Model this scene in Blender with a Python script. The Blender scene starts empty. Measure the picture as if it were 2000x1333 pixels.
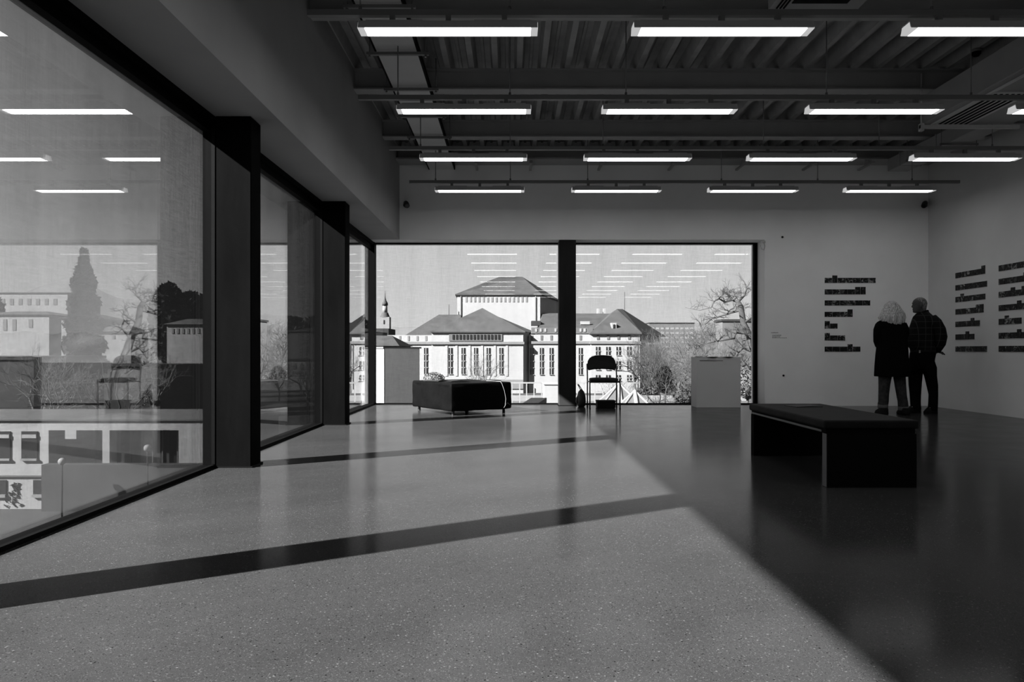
import bpy, bmesh, math, random
from mathutils import Vector, Matrix, Quaternion, noise

# ------------------------------------------------------------------ camera
PI = math.pi
EYE = 0.95            # camera height
F = 1440.0            # focal length in pixels of the 2000 px frame
VX, VY = 998.0, 685.0  # vanishing point of the room's long axis
sc = bpy.context.scene
COL = sc.collection
cam_d = bpy.data.cameras.new('camera')
cam = bpy.data.objects.new('camera', cam_d); COL.objects.link(cam)
cam.location = (0, 0, EYE); cam.rotation_euler = (PI/2, 0, 0)
cam_d.sensor_width = 36.0; cam_d.lens = F/2000*36
cam_d.shift_x = (1000-VX)/2000; cam_d.shift_y = (VY-666.5)/2000
cam_d.clip_end = 3000; cam_d.clip_start = 0.05
sc.camera = cam

# ------------------------------------------------------------------ world, sun, exposure
w = bpy.data.worlds.new('world'); sc.world = w; w.use_nodes = True
nt = w.node_tree; nt.nodes.clear()
out = nt.nodes.new('ShaderNodeOutputWorld'); bg = nt.nodes.new('ShaderNodeBackground')
tc = nt.nodes.new('ShaderNodeTexCoord'); sep = nt.nodes.new('ShaderNodeSeparateXYZ')
rp = nt.nodes.new('ShaderNodeValToRGB')
nt.links.new(tc.outputs['Generated'], sep.inputs[0]); nt.links.new(sep.outputs['Z'], rp.inputs[0])
cr = rp.color_ramp; cr.elements[0].position = 0.0; cr.elements[0].color = (1, 1, 1, 1)
cr.elements[1].position = 0.6; cr.elements[1].color = (.30, .30, .30, 1)
e = cr.elements.new(0.16); e.color = (.82, .82, .82, 1)
e = cr.elements.new(0.36); e.color = (.46, .46, .46, 1)
nt.links.new(rp.outputs[0], bg.inputs[0]); bg.inputs[1].default_value = 0.92
nt.links.new(bg.outputs[0], out.inputs[0])
SUN_H = Vector((0.857, 0.515)); SUN_TAN = 0.645
sd = bpy.data.lights.new('sun', 'SUN'); sd.energy = 50.0; sd.angle = math.radians(0.75)
sun = bpy.data.objects.new('sun', sd); COL.objects.link(sun)
dvec = Vector((SUN_H.x, SUN_H.y, -SUN_TAN)).normalized()
sun.rotation_euler = dvec.to_track_quat('-Z', 'Y').to_euler(); sun.location = (-30, -10, 25)
sc.view_settings.view_transform = 'Standard'; sc.view_settings.look = 'None'
sc.view_settings.exposure = 0.0; sc.view_settings.gamma = 1.0; sc.view_settings.use_curve_mapping = False
cy = sc.cycles
cy.use_denoising = True; cy.caustics_reflective = False; cy.caustics_refractive = False
cy.sample_clamp_indirect = 4.0; cy.max_bounces = 10; cy.diffuse_bounces = 5; cy.glossy_bounces = 5
cy.transparent_max_bounces = 24; cy.transmission_bounces = 6

# ------------------------------------------------------------------ materials
def newmat(name):
    m = bpy.data.materials.new(name); m.use_nodes = True
    m.node_tree.nodes.clear()
    return m, m.node_tree
def mat(name, v, rough=0.7, spec=0.3, nscale=0, namp=0.15, metal=0, bump=0, stretch=None, rand=0):
    m, t = newmat(name)
    o = t.nodes.new('ShaderNodeOutputMaterial'); b = t.nodes.new('ShaderNodeBsdfPrincipled')
    b.inputs['Base Color'].default_value = (v, v, v, 1); b.inputs['Roughness'].default_value = rough
    b.inputs['Specular IOR Level'].default_value = spec; b.inputs['Metallic'].default_value = metal
    t.links.new(b.outputs[0], o.inputs[0])
    if nscale:
        c = t.nodes.new('ShaderNodeTexCoord'); mp = t.nodes.new('ShaderNodeMapping')
        if stretch: mp.inputs['Scale'].default_value = stretch
        n = t.nodes.new('ShaderNodeTexNoise'); n.inputs['Scale'].default_value = nscale; n.inputs['Detail'].default_value = 4
        t.links.new(c.outputs['Object'], mp.inputs[0]); t.links.new(mp.outputs[0], n.inputs[0])
        r = t.nodes.new('ShaderNodeMapRange')
        r.inputs[1].default_value = 0.3; r.inputs[2].default_value = 0.7
        r.inputs[3].default_value = v*(1-namp); r.inputs[4].default_value = min(1, v*(1+namp))
        t.links.new(n.outputs[0], r.inputs[0])
        t.links.new(r.outputs[0], b.inputs['Base Color'])
        if bump:
            bp = t.nodes.new('ShaderNodeBump'); bp.inputs['Strength'].default_value = bump
            bp.inputs['Distance'].default_value = 0.01
            t.links.new(n.outputs[0], bp.inputs['Height']); t.links.new(bp.outputs[0], b.inputs['Normal'])
    return m
def emit(name, v):
    m, t = newmat(name)
    o = t.nodes.new('ShaderNodeOutputMaterial'); b = t.nodes.new('ShaderNodeEmission')
    b.inputs[0].default_value = (1, 1, 1, 1); b.inputs[1].default_value = v
    t.links.new(b.outputs[0], o.inputs[0]); return m
def math_node(t, op, a=None, b=None, va=0, vb=0):
    n = t.nodes.new('ShaderNodeMath'); n.operation = op
    n.inputs[0].default_value = va; n.inputs[1].default_value = vb
    if a is not None: t.links.new(a, n.inputs[0])
    if b is not None: t.links.new(b, n.inputs[1])
    return n.outputs[0]

def glass_mat():
    m, t = newmat('coated_glass')
    o = t.nodes.new('ShaderNodeOutputMaterial'); mx = t.nodes.new('ShaderNodeMixShader')
    tr = t.nodes.new('ShaderNodeBsdfTransparent'); tr.inputs[0].default_value = (.93, .93, .93, 1)
    gl = t.nodes.new('ShaderNodeBsdfGlossy'); gl.inputs['Roughness'].default_value = 0.0
    gl.inputs['Color'].default_value = (1, 1, 1, 1)
    lw = t.nodes.new('ShaderNodeLayerWeight'); lw.inputs[0].default_value = 0.5
    p = math_node(t, 'POWER', lw.outputs['Facing'], None, 0, 2.2)
    q = math_node(t, 'MULTIPLY', p, None, 0, 0.95)
    r = math_node(t, 'ADD', q, None, 0, 0.045)
    t.links.new(r, mx.inputs[0]); t.links.new(tr.outputs[0], mx.inputs[1]); t.links.new(gl.outputs[0], mx.inputs[2])
    t.links.new(mx.outputs[0], o.inputs[0]); return m
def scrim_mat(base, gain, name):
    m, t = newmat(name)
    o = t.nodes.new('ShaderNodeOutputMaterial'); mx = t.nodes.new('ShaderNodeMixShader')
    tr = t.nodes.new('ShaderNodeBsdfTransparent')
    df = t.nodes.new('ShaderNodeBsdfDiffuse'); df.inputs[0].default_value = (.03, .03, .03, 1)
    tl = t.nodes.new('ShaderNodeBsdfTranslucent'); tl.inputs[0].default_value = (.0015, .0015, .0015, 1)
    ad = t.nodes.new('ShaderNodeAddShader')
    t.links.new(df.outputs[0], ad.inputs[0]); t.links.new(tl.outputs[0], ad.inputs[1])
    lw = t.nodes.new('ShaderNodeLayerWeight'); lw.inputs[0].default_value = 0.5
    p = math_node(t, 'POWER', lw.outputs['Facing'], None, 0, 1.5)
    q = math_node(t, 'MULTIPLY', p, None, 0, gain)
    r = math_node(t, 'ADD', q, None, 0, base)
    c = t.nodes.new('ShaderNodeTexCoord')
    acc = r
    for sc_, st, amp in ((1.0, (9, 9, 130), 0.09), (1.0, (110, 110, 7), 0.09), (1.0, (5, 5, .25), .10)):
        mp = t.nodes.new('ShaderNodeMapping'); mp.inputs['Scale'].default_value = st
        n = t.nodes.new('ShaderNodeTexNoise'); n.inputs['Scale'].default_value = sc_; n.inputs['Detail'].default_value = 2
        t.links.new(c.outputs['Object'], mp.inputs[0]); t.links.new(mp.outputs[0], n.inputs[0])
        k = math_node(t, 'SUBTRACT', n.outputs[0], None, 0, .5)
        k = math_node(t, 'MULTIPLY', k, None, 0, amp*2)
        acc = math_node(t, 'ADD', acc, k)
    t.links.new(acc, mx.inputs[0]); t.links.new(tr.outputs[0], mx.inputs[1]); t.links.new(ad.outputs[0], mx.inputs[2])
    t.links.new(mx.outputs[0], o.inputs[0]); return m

def terrazzo():
    m, t = newmat('terrazzo')
    o = t.nodes.new('ShaderNodeOutputMaterial'); b = t.nodes.new('ShaderNodeBsdfPrincipled')
    c = t.nodes.new('ShaderNodeTexCoord')
    base = t.nodes.new('ShaderNodeTexNoise'); base.inputs['Scale'].default_value = 0.9; base.inputs['Detail'].default_value = 5
    t.links.new(c.outputs['Object'], base.inputs[0])
    r0 = t.nodes.new('ShaderNodeMapRange'); r0.inputs[1].default_value = .3; r0.inputs[2].default_value = .7
    r0.inputs[3].default_value = .026; r0.inputs[4].default_value = .034
    t.links.new(base.outputs[0], r0.inputs[0])
    val = r0.outputs[0]
    for scale, thr, amp in ((185, .72, .034), (300, .62, .026), (120, .94, .065), (220, .22, -.020), (120, .06, -.028), (420, .35, -.010)):
        v = t.nodes.new('ShaderNodeTexVoronoi'); v.inputs['Scale'].default_value = scale
        t.links.new(c.outputs['Object'], v.inputs[0])
        sp = t.nodes.new('ShaderNodeSeparateColor'); t.links.new(v.outputs['Color'], sp.inputs[0])
        sel = math_node(t, 'GREATER_THAN' if amp > 0 else 'LESS_THAN', sp.outputs[0], None, 0, thr)
        near = math_node(t, 'LESS_THAN', v.outputs['Distance'], None, 0, .42)
        k = math_node(t, 'MULTIPLY', sel, near)
        sz = math_node(t, 'MULTIPLY', sp.outputs[1], None, 0, amp)
        k = math_node(t, 'MULTIPLY', k, sz)
        val = math_node(t, 'ADD', val, k)
    val = math_node(t, 'MAXIMUM', val, None, 0, .004)
    t.links.new(val, b.inputs['Base Color'])
    rn = t.nodes.new('ShaderNodeTexNoise'); rn.inputs['Scale'].default_value = 3.0; rn.inputs['Detail'].default_value = 6
    t.links.new(c.outputs['Object'], rn.inputs[0])
    rr = t.nodes.new('ShaderNodeMapRange'); rr.inputs[3].default_value = .10; rr.inputs[4].default_value = .20
    t.links.new(rn.outputs[0], rr.inputs[0]); t.links.new(rr.outputs[0], b.inputs['Roughness'])
    b.inputs['Specular IOR Level'].default_value = .03
    t.links.new(b.outputs[0], o.inputs[0]); return m

def print_mat(i):
    m, t = newmat('photo_print_%d' % i)
    o = t.nodes.new('ShaderNodeOutputMaterial'); b = t.nodes.new('ShaderNodeBsdfPrincipled')
    c = t.nodes.new('ShaderNodeTexCoord'); oi = t.nodes.new('ShaderNodeObjectInfo')
    mp = t.nodes.new('ShaderNodeMapping'); t.links.new(c.outputs['Object'], mp.inputs[0])
    cb = t.nodes.new('ShaderNodeCombineXYZ')
    k = math_node(t, 'MULTIPLY', oi.outputs['Random'], None, 0, 50)
    t.links.new(k, cb.inputs[0]); t.links.new(k, cb.inputs[1]); t.links.new(cb.outputs[0], mp.inputs['Location'])
    n = t.nodes.new('ShaderNodeTexNoise'); n.inputs['Scale'].default_value = (18, 26, 12, 34)[i]; n.inputs['Detail'].default_value = 3
    n.inputs['Distortion'].default_value = 1.0
    t.links.new(mp.outputs[0], n.inputs[0])
    r = t.nodes.new('ShaderNodeValToRGB'); r.color_ramp.elements[0].position = (.50, .56, .52, .6)[i]
    r.color_ramp.elements[0].color = (.012, .012, .012, 1)
    r.color_ramp.elements[1].position = (.70, .72, .66, .78)[i]; v = (.35, .5, .12, .3)[i]; r.color_ramp.elements[1].color = (v, v, v, 1)
    t.links.new(n.outputs[0], r.inputs[0]); t.links.new(r.outputs[0], b.inputs['Base Color'])
    b.inputs['Roughness'].default_value = .5; b.inputs['Specular IOR Level'].default_value = .2
    t.links.new(b.outputs[0], o.inputs[0]); return m

M = dict(
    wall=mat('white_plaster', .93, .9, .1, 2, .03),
    wall_dim=mat('white_plaster_dimmed', .62, .9, .1, 2, .03),  # same white plaster, the right wall's duller light put into the colour
    soffit=mat('white_plaster_shaded', .36, .9, .1, 2, .04),  # white plaster darkened, the bulkhead's shade is in the colour
    floor=terrazzo(),
    deck=mat('galvanised_deck', .34, .6, .3, 6, .12),
    steel=mat('painted_beam', .36, .6, .3, 3, .06),
    frame=mat('black_frame', .002, .6, .02),
    frame2=mat('dark_frame_edge', .003, .6, .04),
    pillar_lit=mat('dark_steel_column_lit', .025, .65, .05, 1.5, .3, stretch=(3, 3, .6)),  # same steel as the side columns, lightened for the light on it
    pillar=mat('dark_steel_column', .0028, .7, .01, 1.5, .3, stretch=(3, 3, .6)),
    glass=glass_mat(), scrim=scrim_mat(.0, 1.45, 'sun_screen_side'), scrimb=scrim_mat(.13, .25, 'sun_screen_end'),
    track=mat('grey_track', .2, .5, .3), rod=mat('hanger_rod', .2, .4, .3, metal=.3),
    lamp_body=mat('grey_lamp_body', .55, .5, .3), lamp=emit('lit_diffuser', 8.0), lamp_end=emit('glowing_end_cap', .5),  # end caps emit weakly in place of lamp light showing through
    tray=mat('pale_tray', .62, .6, .3, 3, .04), duct=mat('grey_duct', .32, .55, .3, 3, .06), black=mat('black_void', .006, .9, .05),
    vinyl=mat('black_cover', .0022, .55, .05, 7, .3, bump=.5), vinyl2=mat('black_cushion', .010, .6, .05, 5, .3, bump=.25),
    wood=mat('black_panel', .004, .8, .03), edge=mat('aluminium_and_lit_edge', .07, .4, .4),
    cord=mat('white_cord', .3, .5, .3), paper=mat('dark_paper', .03, .6, .2), white=mat('white_plinth', .6, .8, .2, 4, .02),
    fabric=mat('black_upholstery', .02, .85, .15, 300, .4), tube=mat('black_steel_tube', .015, .3, .5),
    rubber=mat('rubber', .01, .8, .2), bag=mat('black_nylon', .015, .7, .25, 30, .4, bump=.3),
    pale=mat('pale_render_lifted', .6, .9, .1, .4, .05), skin=mat('skin', .05, .6, .3), hair=mat('fair_hair', .40, .5, .3, 40, .8, stretch=(3, 3, .15)),
    ghair=mat('grey_hair', .13, .55, .3, 60, .8, stretch=(1, 1, .6)),
    coat=mat('black_coat', .004, .95, .02), jeans=mat('blue_jeans', .03, .85, .1, 25, .35), cuff=mat('turned_cuff', .09, .85, .1),
    trousers=mat('black_trousers', .004, .95, .02), shoe=mat('black_shoe', .006, .7, .1), lace=mat('pale_lace', .4, .6, .2),
    metalb=mat('belt_buckle', .3, .3, .5, metal=.8),
    text=mat('printed_ink', .01, .8, .1), cam=mat('camera_housing', .035, .4, .4), lens=mat('camera_lens', .01, .1, .6),
    clear=mat('pale_plastic', .5, .4, .4),
)
def plaid():
    m, t = newmat('dark_plaid_shirt')
    o = t.nodes.new('ShaderNodeOutputMaterial'); b = t.nodes.new('ShaderNodeBsdfPrincipled')
    c = t.nodes.new('ShaderNodeTexCoord'); s = t.nodes.new('ShaderNodeSeparateXYZ'); t.links.new(c.outputs['Object'], s.inputs[0])
    acc = None
    for ax, per, off in ((0, .085, 0), (2, .095, .02)):
        k = math_node(t, 'ADD', s.outputs[ax], None, 0, off+10)
        k = math_node(t, 'MODULO', k, None, 0, per)
        k = math_node(t, 'LESS_THAN', k, None, 0, .006)
        acc = k if acc is None else math_node(t, 'MAXIMUM', acc, k)
    r = t.nodes.new('ShaderNodeMapRange'); r.inputs[3].default_value = .008; r.inputs[4].default_value = .035
    t.links.new(acc, r.inputs[0]); t.links.new(r.outputs[0], b.inputs['Base Color']); b.inputs['Roughness'].default_value = .9
    b.inputs['Specular IOR Level'].default_value = .05
    t.links.new(b.outputs[0], o.inputs[0]); return m
M['plaid'] = plaid()
PM = [print_mat(i) for i in range(4)]
# outside
M.update(ramp=mat('ramp_concrete', .03, .9, .1, .6, .25))
M.update(
    ow=mat('opera_render', 0.18, .9, .1, .3, .04), ow2=mat('opera_trim', 0.1, .9, .1), orf=mat('slate_roof', 0.032, .8, .1, .6, .2),
    oglass=mat('dark_window_pane', 0.008, .3, .4), sash=mat('pale_sash', 0.16, .8, .1),
    grey=mat('grey_render', 0.065, .9, .1, .4, .08), dgrey=mat('dark_grey_roofing', 0.018, .9, .1, .5, .2),
    ground=mat('town_ground', 0.04, .95, .05, .15, .35), hill=mat('wooded_hill', 0.075, 1, 0, .03, .25),
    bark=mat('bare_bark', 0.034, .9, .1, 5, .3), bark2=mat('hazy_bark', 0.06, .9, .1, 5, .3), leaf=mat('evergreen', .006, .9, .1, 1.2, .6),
    shrub=mat('shrub_twigs', 0.03, .9, .1, 2, .5), concrete=mat('concrete', 0.14, .9, .1, 1, .1), graf=mat('spray_paint', 0.015, .9, .1),
    copper=mat('steeple_copper', 0.03, .8, .2), stone=mat('pale_stone', 0.125, .9, .1, 2, .1),
)

# ------------------------------------------------------------------ mesh helpers
class MB:
    def __init__(s): s.v = []; s.f = []; s.sm = []
    def quad_box(s, P, sm=False):
        b = len(s.v); s.v += P
        for q in ((0,3,2,1),(4,5,6,7),(0,1,5,4),(1,2,6,5),(2,3,7,6),(3,0,4,7)): s.f.append(tuple(b+i for i in q)); s.sm.append(sm)
        return s
    def box(s, x0, x1, y0, y1, z0, z1):
        return s.quad_box([(x0,y0,z0),(x1,y0,z0),(x1,y1,z0),(x0,y1,z0),(x0,y0,z1),(x1,y0,z1),(x1,y1,z1),(x0,y1,z1)])
    def prism(s, plan, z0, z1):           # plan counter-clockwise
        n = len(plan); b = len(s.v)
        s.v += [(x, y, z0) for x, y in plan]+[(x, y, z1) for x, y in plan]
        s.f.append(tuple(b+i for i in reversed(range(n)))); s.f.append(tuple(b+n+i for i in range(n)))
        for i in range(n): s.f.append((b+i, b+(i+1) % n, b+n+(i+1) % n, b+n+i))
        s.sm += [False]*(n+2); return s
    def rings(s, R, cap=True, smooth=True, closed=True):
        n = len(R[0]); b = len(s.v)
        for r in R: s.v += [tuple(p) for p in r]
        for k in range(len(R)-1):
            for i in range(n if closed else n-1):
                j = (i+1) % n
                s.f.append((b+k*n+i, b+k*n+j, b+(k+1)*n+j, b+(k+1)*n+i)); s.sm.append(smooth)
        if cap and closed:
            s.f.append(tuple(b+i for i in reversed(range(n)))); s.sm.append(False)
            s.f.append(tuple(b+(len(R)-1)*n+i for i in range(n))); s.sm.append(False)
        return s
    def loft(s, secs, n=24, rot=0.0, pw=2.0, fn=None, cap=True):   # secs: (cx,cy,z,rx,ry)
        R = []
        for k, (cx, cyy, z, rx, ry) in enumerate(secs):
            ring = []
            for i in range(n):
                a = 2*PI*i/n; c, d = math.cos(a), math.sin(a)
                q = (abs(c)**pw+abs(d)**pw)**(-1/pw)
                g = fn(a, k, z) if fn else 1.0
                x, y = rx*c*q*g, ry*d*q*g
                ring.append((cx+x*math.cos(rot)-y*math.sin(rot), cyy+x*math.sin(rot)+y*math.cos(rot), z))
            R.append(ring)
        return s.rings(R, cap)
    def tube(s, pts, rad, n=8, cap=True, flat=1.0, smooth=True):
        pts = [Vector(p) for p in pts]
        if not isinstance(rad, (list, tuple)): rad = [rad]*len(pts)
        t0 = (pts[1]-pts[0]).normalized()
        up = Vector((0, 0, 1)) if abs(t0.z) < .9 else Vector((0, 1, 0))
        u = t0.cross(up).normalized(); R = []
        for k, p in enumerate(pts):
            a = pts[max(0, k-1)]; c = pts[min(len(pts)-1, k+1)]
            t = (c-a).normalized()
            u = (u-t*u.dot(t)).normalized(); v = t.cross(u)
            R.append([p+rad[k]*(math.cos(2*PI*i/n)*u+math.sin(2*PI*i/n)*v*flat) for i in range(n)])
        return s.rings(R, cap, smooth)
    def ball(s, c, r, n=12, m=8):
        if not isinstance(r, (list, tuple)): r = (r, r, r)
        R = []
        for k in range(m+1):
            ph = -PI/2+PI*(k+.02)/(m+.04)
            R.append([(c[0]+r[0]*math.cos(ph)*math.cos(2*PI*i/n), c[1]+r[1]*math.cos(ph)*math.sin(2*PI*i/n), c[2]+r[2]*math.sin(ph)) for i in range(n)])
        return s.rings(R)
    def poly(s, pts):
        b = len(s.v); s.v += [tuple(p) for p in pts]; s.f.append(tuple(range(b, b+len(pts)))); s.sm.append(False); return s
    def mesh(s, name):
        me = bpy.data.meshes.new(name); me.from_pydata(s.v, [], s.f)
        me.polygons.foreach_set('use_smooth', s.sm); me.update(); return me
    def build(s, name, m, parent=None, bevel=0, seg=2, fix=False):
        me = s.mesh(name)
        o = bpy.data.objects.new(name, me); me.materials.append(m); COL.objects.link(o)
        if parent is not None: o.parent = parent
        if fix or bevel:
            bm = bmesh.new(); bm.from_mesh(me)
            bmesh.ops.recalc_face_normals(bm, faces=bm.faces)
            if bevel:
                ed = [e for e in bm.edges if len(e.link_faces) == 2 and e.calc_face_angle(0) > .5]
                bmesh.ops.bevel(bm, geom=ed, offset=bevel, segments=seg, profile=.6, affect='EDGES')
                for f in bm.faces: f.smooth = False
            bm.to_mesh(me); bm.free()
        return o
def tag(o, label=None, cat=None, group=None, kind=None):
    if label: o['label'] = label
    if cat: o['category'] = cat
    if group: o['group'] = group
    if kind: o['kind'] = kind
    return o
def empty(name, loc=(0, 0, 0), rz=0):
    o = bpy.data.objects.new(name, None); COL.objects.link(o); o.location = loc; o.rotation_euler = (0, 0, rz)
    o.empty_display_size = .1; return o
def struct(o, label=None):
    o['kind'] = 'structure'
    if label: o['label'] = label
    return o
def W(px, py, Y):              # the point at depth Y that the photograph shows at (px, py)
    return Vector(((px-VX)*Y/F, Y, EYE+(VY-py)*Y/F))
def WX(px, Y): return (px-VX)*Y/F
def WZ(py, Y): return EYE+(VY-py)*Y/F

# ------------------------------------------------------------------ the room shell
YB, YG = 12.63, 13.03        # end wall face / its glass
XL, XG, XR = -1.91, -2.47, 7.15
ZT, ZC = 2.85, 4.52           # window head / ceiling
Y0 = -10.5                    # wall behind the camera
b = MB(); b.box(-2.47, XR+.2, Y0-.2, YG+.1, -.25, 0)
struct(b.build('floor', M['floor']), 'polished grey terrazzo floor with fine pale chips')
b = MB()
b.box(XL-.002, XR+.2, YB, YG+.3, ZT, ZC+.5)                     # above the end windows
b.box(XG-.15, XL, YB, YG+.3, ZT, ZC+.5)
b.box(4.345, XR+.2, YB, YG+.3, -.2, ZT)                           # the solid wall right of them
struct(b.build('wall_back', M['wall']), 'white end wall around the two large windows')
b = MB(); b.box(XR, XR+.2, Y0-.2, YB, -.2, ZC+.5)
struct(b.build('wall_right', M['wall_dim']), 'white side wall with rows of small prints')
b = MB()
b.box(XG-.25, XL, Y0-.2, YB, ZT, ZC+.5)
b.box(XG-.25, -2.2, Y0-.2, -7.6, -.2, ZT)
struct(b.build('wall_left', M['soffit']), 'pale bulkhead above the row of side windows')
b = MB(); b.box(XG-.25, XR+.2, Y0-.2, Y0, -.2, ZC+.5)
struct(b.build('wall_front', M['wall']))
# ceiling: trapezoid steel deck
b = MB()
PIT = .29; x = XL-.05; prof = []
while x < XR+.1:
    prof += [(x, 4.38), (x+.065, 4.38), (x+.095, 4.53), (x+.15, 4.53), (x+.157, 4.512), (x+.188, 4.512), (x+.195, 4.53), (x+.26, 4.53)]
    x += PIT
R = [[(px, Y0, pz) for px, pz in prof], [(px, YB, pz) for px, pz in prof]]
b.rings(R, cap=False, smooth=False, closed=False)
deck = struct(b.build('ceiling', M['deck']), 'ribbed steel deck ceiling')
b = MB(); b.box(XL-.3, XR+.2, Y0, YB, 4.56, 4.62); struct(b.build('ceiling_slab', M['deck'], deck))

# baseboard-like shadow joint at the end wall
# beams
BY = [7.01, 9.04, 11.03]; k = 7.01-1.99
while k > Y0+.5: BY.append(k); k -= 1.99
names = ['nearest ceiling beam in view, crossing just above the first row of lamps', 'ceiling beam above the second row of lamps', 'ceiling beam above the third row of lamps']
for i, y in enumerate(BY):
    b = MB(); b.box(XL, XR, y-.09, y+.09, 4.125, 4.14); b.box(XL, XR, y-.008, y+.008, 4.14, 4.36); b.box(XL, XR, y-.09, y+.09, 4.36, 4.378)
    o = b.build('ceiling_beam', M['steel'])
    tag(o, names[i] if i < 3 else '%s ceiling beam overhead, outside the picture' % ['first', 'second', 'third', 'fourth', 'fifth', 'sixth', 'seventh', 'eighth', 'ninth'][i-3], 'beam', 'steel ceiling beams')
b = MB(); b.box(XL, XR, 12.22, 12.625, 4.125, 4.15); b.box(XL, XR, 12.45, 12.625, 4.15, 4.36)
tag(b.build('ceiling_beam', M['steel']), 'broad pale ceiling beam against the end wall', 'beam', 'steel ceiling beams')

# pillars
PY = [(-4.23, .24), (-.83, .24), (2.57, .24), (5.97, .233), (9.37, .25)]
pl = ['', '', '', 'tall dark steel column between the two nearest side windows', 'dark steel column farther along the side windows']
def pillar(x0, x1, y0, y1, label, m='pillar'):
    r = empty('column', ((x0+x1)/2, y0, 0)); struct(r, label)
    cx, cyy = (x0+x1)/2, y0
    b = MB(); b.box(x0-cx, x1-cx, 0, y1-y0, 0, ZT-.002); b.build('column_shaft', M[m], r, bevel=.006, seg=1)
    b = MB(); b.box(x0-cx-.015, x1-cx+.015, -.012, y1-y0+.012, 0, .012); b.build('base_plate', M['frame2'], r)
    return r
for (y, d), l in zip(PY, pl): pillar(-2.395, -2.105, y, y+d, l or 'dark steel column out of the picture')
pillar(.825, 1.114, YB, YG-.09, 'dark steel column between the two end windows', 'pillar_lit')

# windows
def side_window(n, y0, y1):
    r = empty('window_%d' % n, (XG, y0, 0)); struct(r, 'full height side window with black frame')
    L = y1-y0
    b = MB(); b.box(-.03, .07, 0, L, 0, .022); b.box(-.03, .07, 0, L, 2.80, ZT); b.box(-.03, .03, 0, L, 2.73, 2.80)
    b.box(-.03, .07, 0, .05, .022, 2.80); b.box(-.03, .07, L-.05, L, .022, 2.80)
    b.build('window_frame', M['frame'], r)
    b = MB(); b.box(.045, .074, .05, L-.05, .0, .026); b.box(.046, .074, .052, .066, .03, 2.79); b.box(.046, .074, L-.066, L-.052, .03, 2.79)
    b.build('inner_bead', M['frame2'], r)
    b = MB(); b.box(-.016, -.004, .04, L-.04, .02, 2.74); b.build('glass_pane', M['glass'], r)
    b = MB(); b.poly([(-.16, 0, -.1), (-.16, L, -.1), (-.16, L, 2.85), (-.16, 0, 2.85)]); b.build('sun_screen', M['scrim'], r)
    return r
edges = [-7.6, -4.17, -.77, 2.63, 6.03, 9.43, 12.98]
for i in range(6): side_window(i+1, edges[i], edges[i+1])
def end_window(n, x0, x1):
    r = empty('window_%d' % n, (x0, YG, 0)); struct(r, 'large end window looking at the theatre')
    L = x1-x0
    b = MB(); b.box(0, L, -.04, .05, 0, .018); b.box(0, L, -.04, .05, 2.828, ZT); b.box(0, .03, -.04, .05, .018, 2.828)
    b.box(L-(.06 if n == 8 else .02), L, -.04, .05, .018, 2.828)
    b.build('window_frame', M['frame'], r)
    b = MB(); b.box(.02, L-.015, .004, .016, .01, 2.84); b.build('glass_pane', M['glass'], r)
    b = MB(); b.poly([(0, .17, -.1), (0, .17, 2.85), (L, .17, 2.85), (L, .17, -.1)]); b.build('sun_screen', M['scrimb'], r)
end_window(7, -2.43, .95); end_window(8, .98, 4.345)
# dark closing plate of column behind the glass line, and corner post
b = MB(); b.box(-2.50, -2.39, 12.90, 13.08, 0, ZT); struct(b.build('trim_1', M['frame']), 'black corner post where side and end windows meet')

# ------------------------------------------------------------------ lamps
ROWS = [5.625+1.875*k for k in (3, 2, 1, 0)] + [5.625-1.875*k for k in range(1, 8)]
ord_ = ['farthest', 'third', 'second', 'nearest']
RX = [-1.15, -.01, 1.17, 3.21, 4.68, 6.12]
def make_lamp():
    r = empty('ceiling_lamp')
    L = 1.352; h = .06
    b = MB()   # tapered housing, open below
    b.rings([[(0, -.065, .0), (0, .085, 0), (0, .065, h), (0, -.045, h)], [(L, -.065, 0), (L, .085, 0), (L, .065, h), (L, -.045, h)]], smooth=False)
    b.build('lamp_housing', M['lamp_body'], r)
    b = MB(); b.box(.05, L-.05, -.058, .078, -.006, .002); b.build('diffuser', M['lamp'], r)
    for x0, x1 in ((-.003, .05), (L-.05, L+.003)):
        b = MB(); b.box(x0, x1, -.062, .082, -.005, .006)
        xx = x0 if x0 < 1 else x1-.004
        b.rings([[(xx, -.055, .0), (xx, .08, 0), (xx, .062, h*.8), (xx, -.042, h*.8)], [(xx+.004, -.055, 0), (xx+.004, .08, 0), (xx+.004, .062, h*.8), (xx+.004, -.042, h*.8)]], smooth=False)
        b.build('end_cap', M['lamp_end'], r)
    for x in (.05, L-.48):
        b = MB(); b.box(x, x+.43, -.02, .04, h, h+.018); b.build('mounting_plate', M['tray'], r)
    for x in (.25, L/2, L-.25):
        b = MB(); b.box(x-.02, x+.02, -.01, .03, h+.0, h+.06); b.build('clamp', M['track'], r)
    return r
proto = make_lamp(); used = False
def dup(root):
    r = root.copy(); COL.objects.link(r)
    for ch in list(root.children):
        c = ch.copy(); COL.objects.link(c); c.parent = r
    return r
cnt0 = ['first', 'second', 'third', 'fourth', 'fifth', 'sixth', 'seventh']
pos_w = ['leftmost', 'second from the left', 'third from the left', 'fourth from the left']
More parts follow.
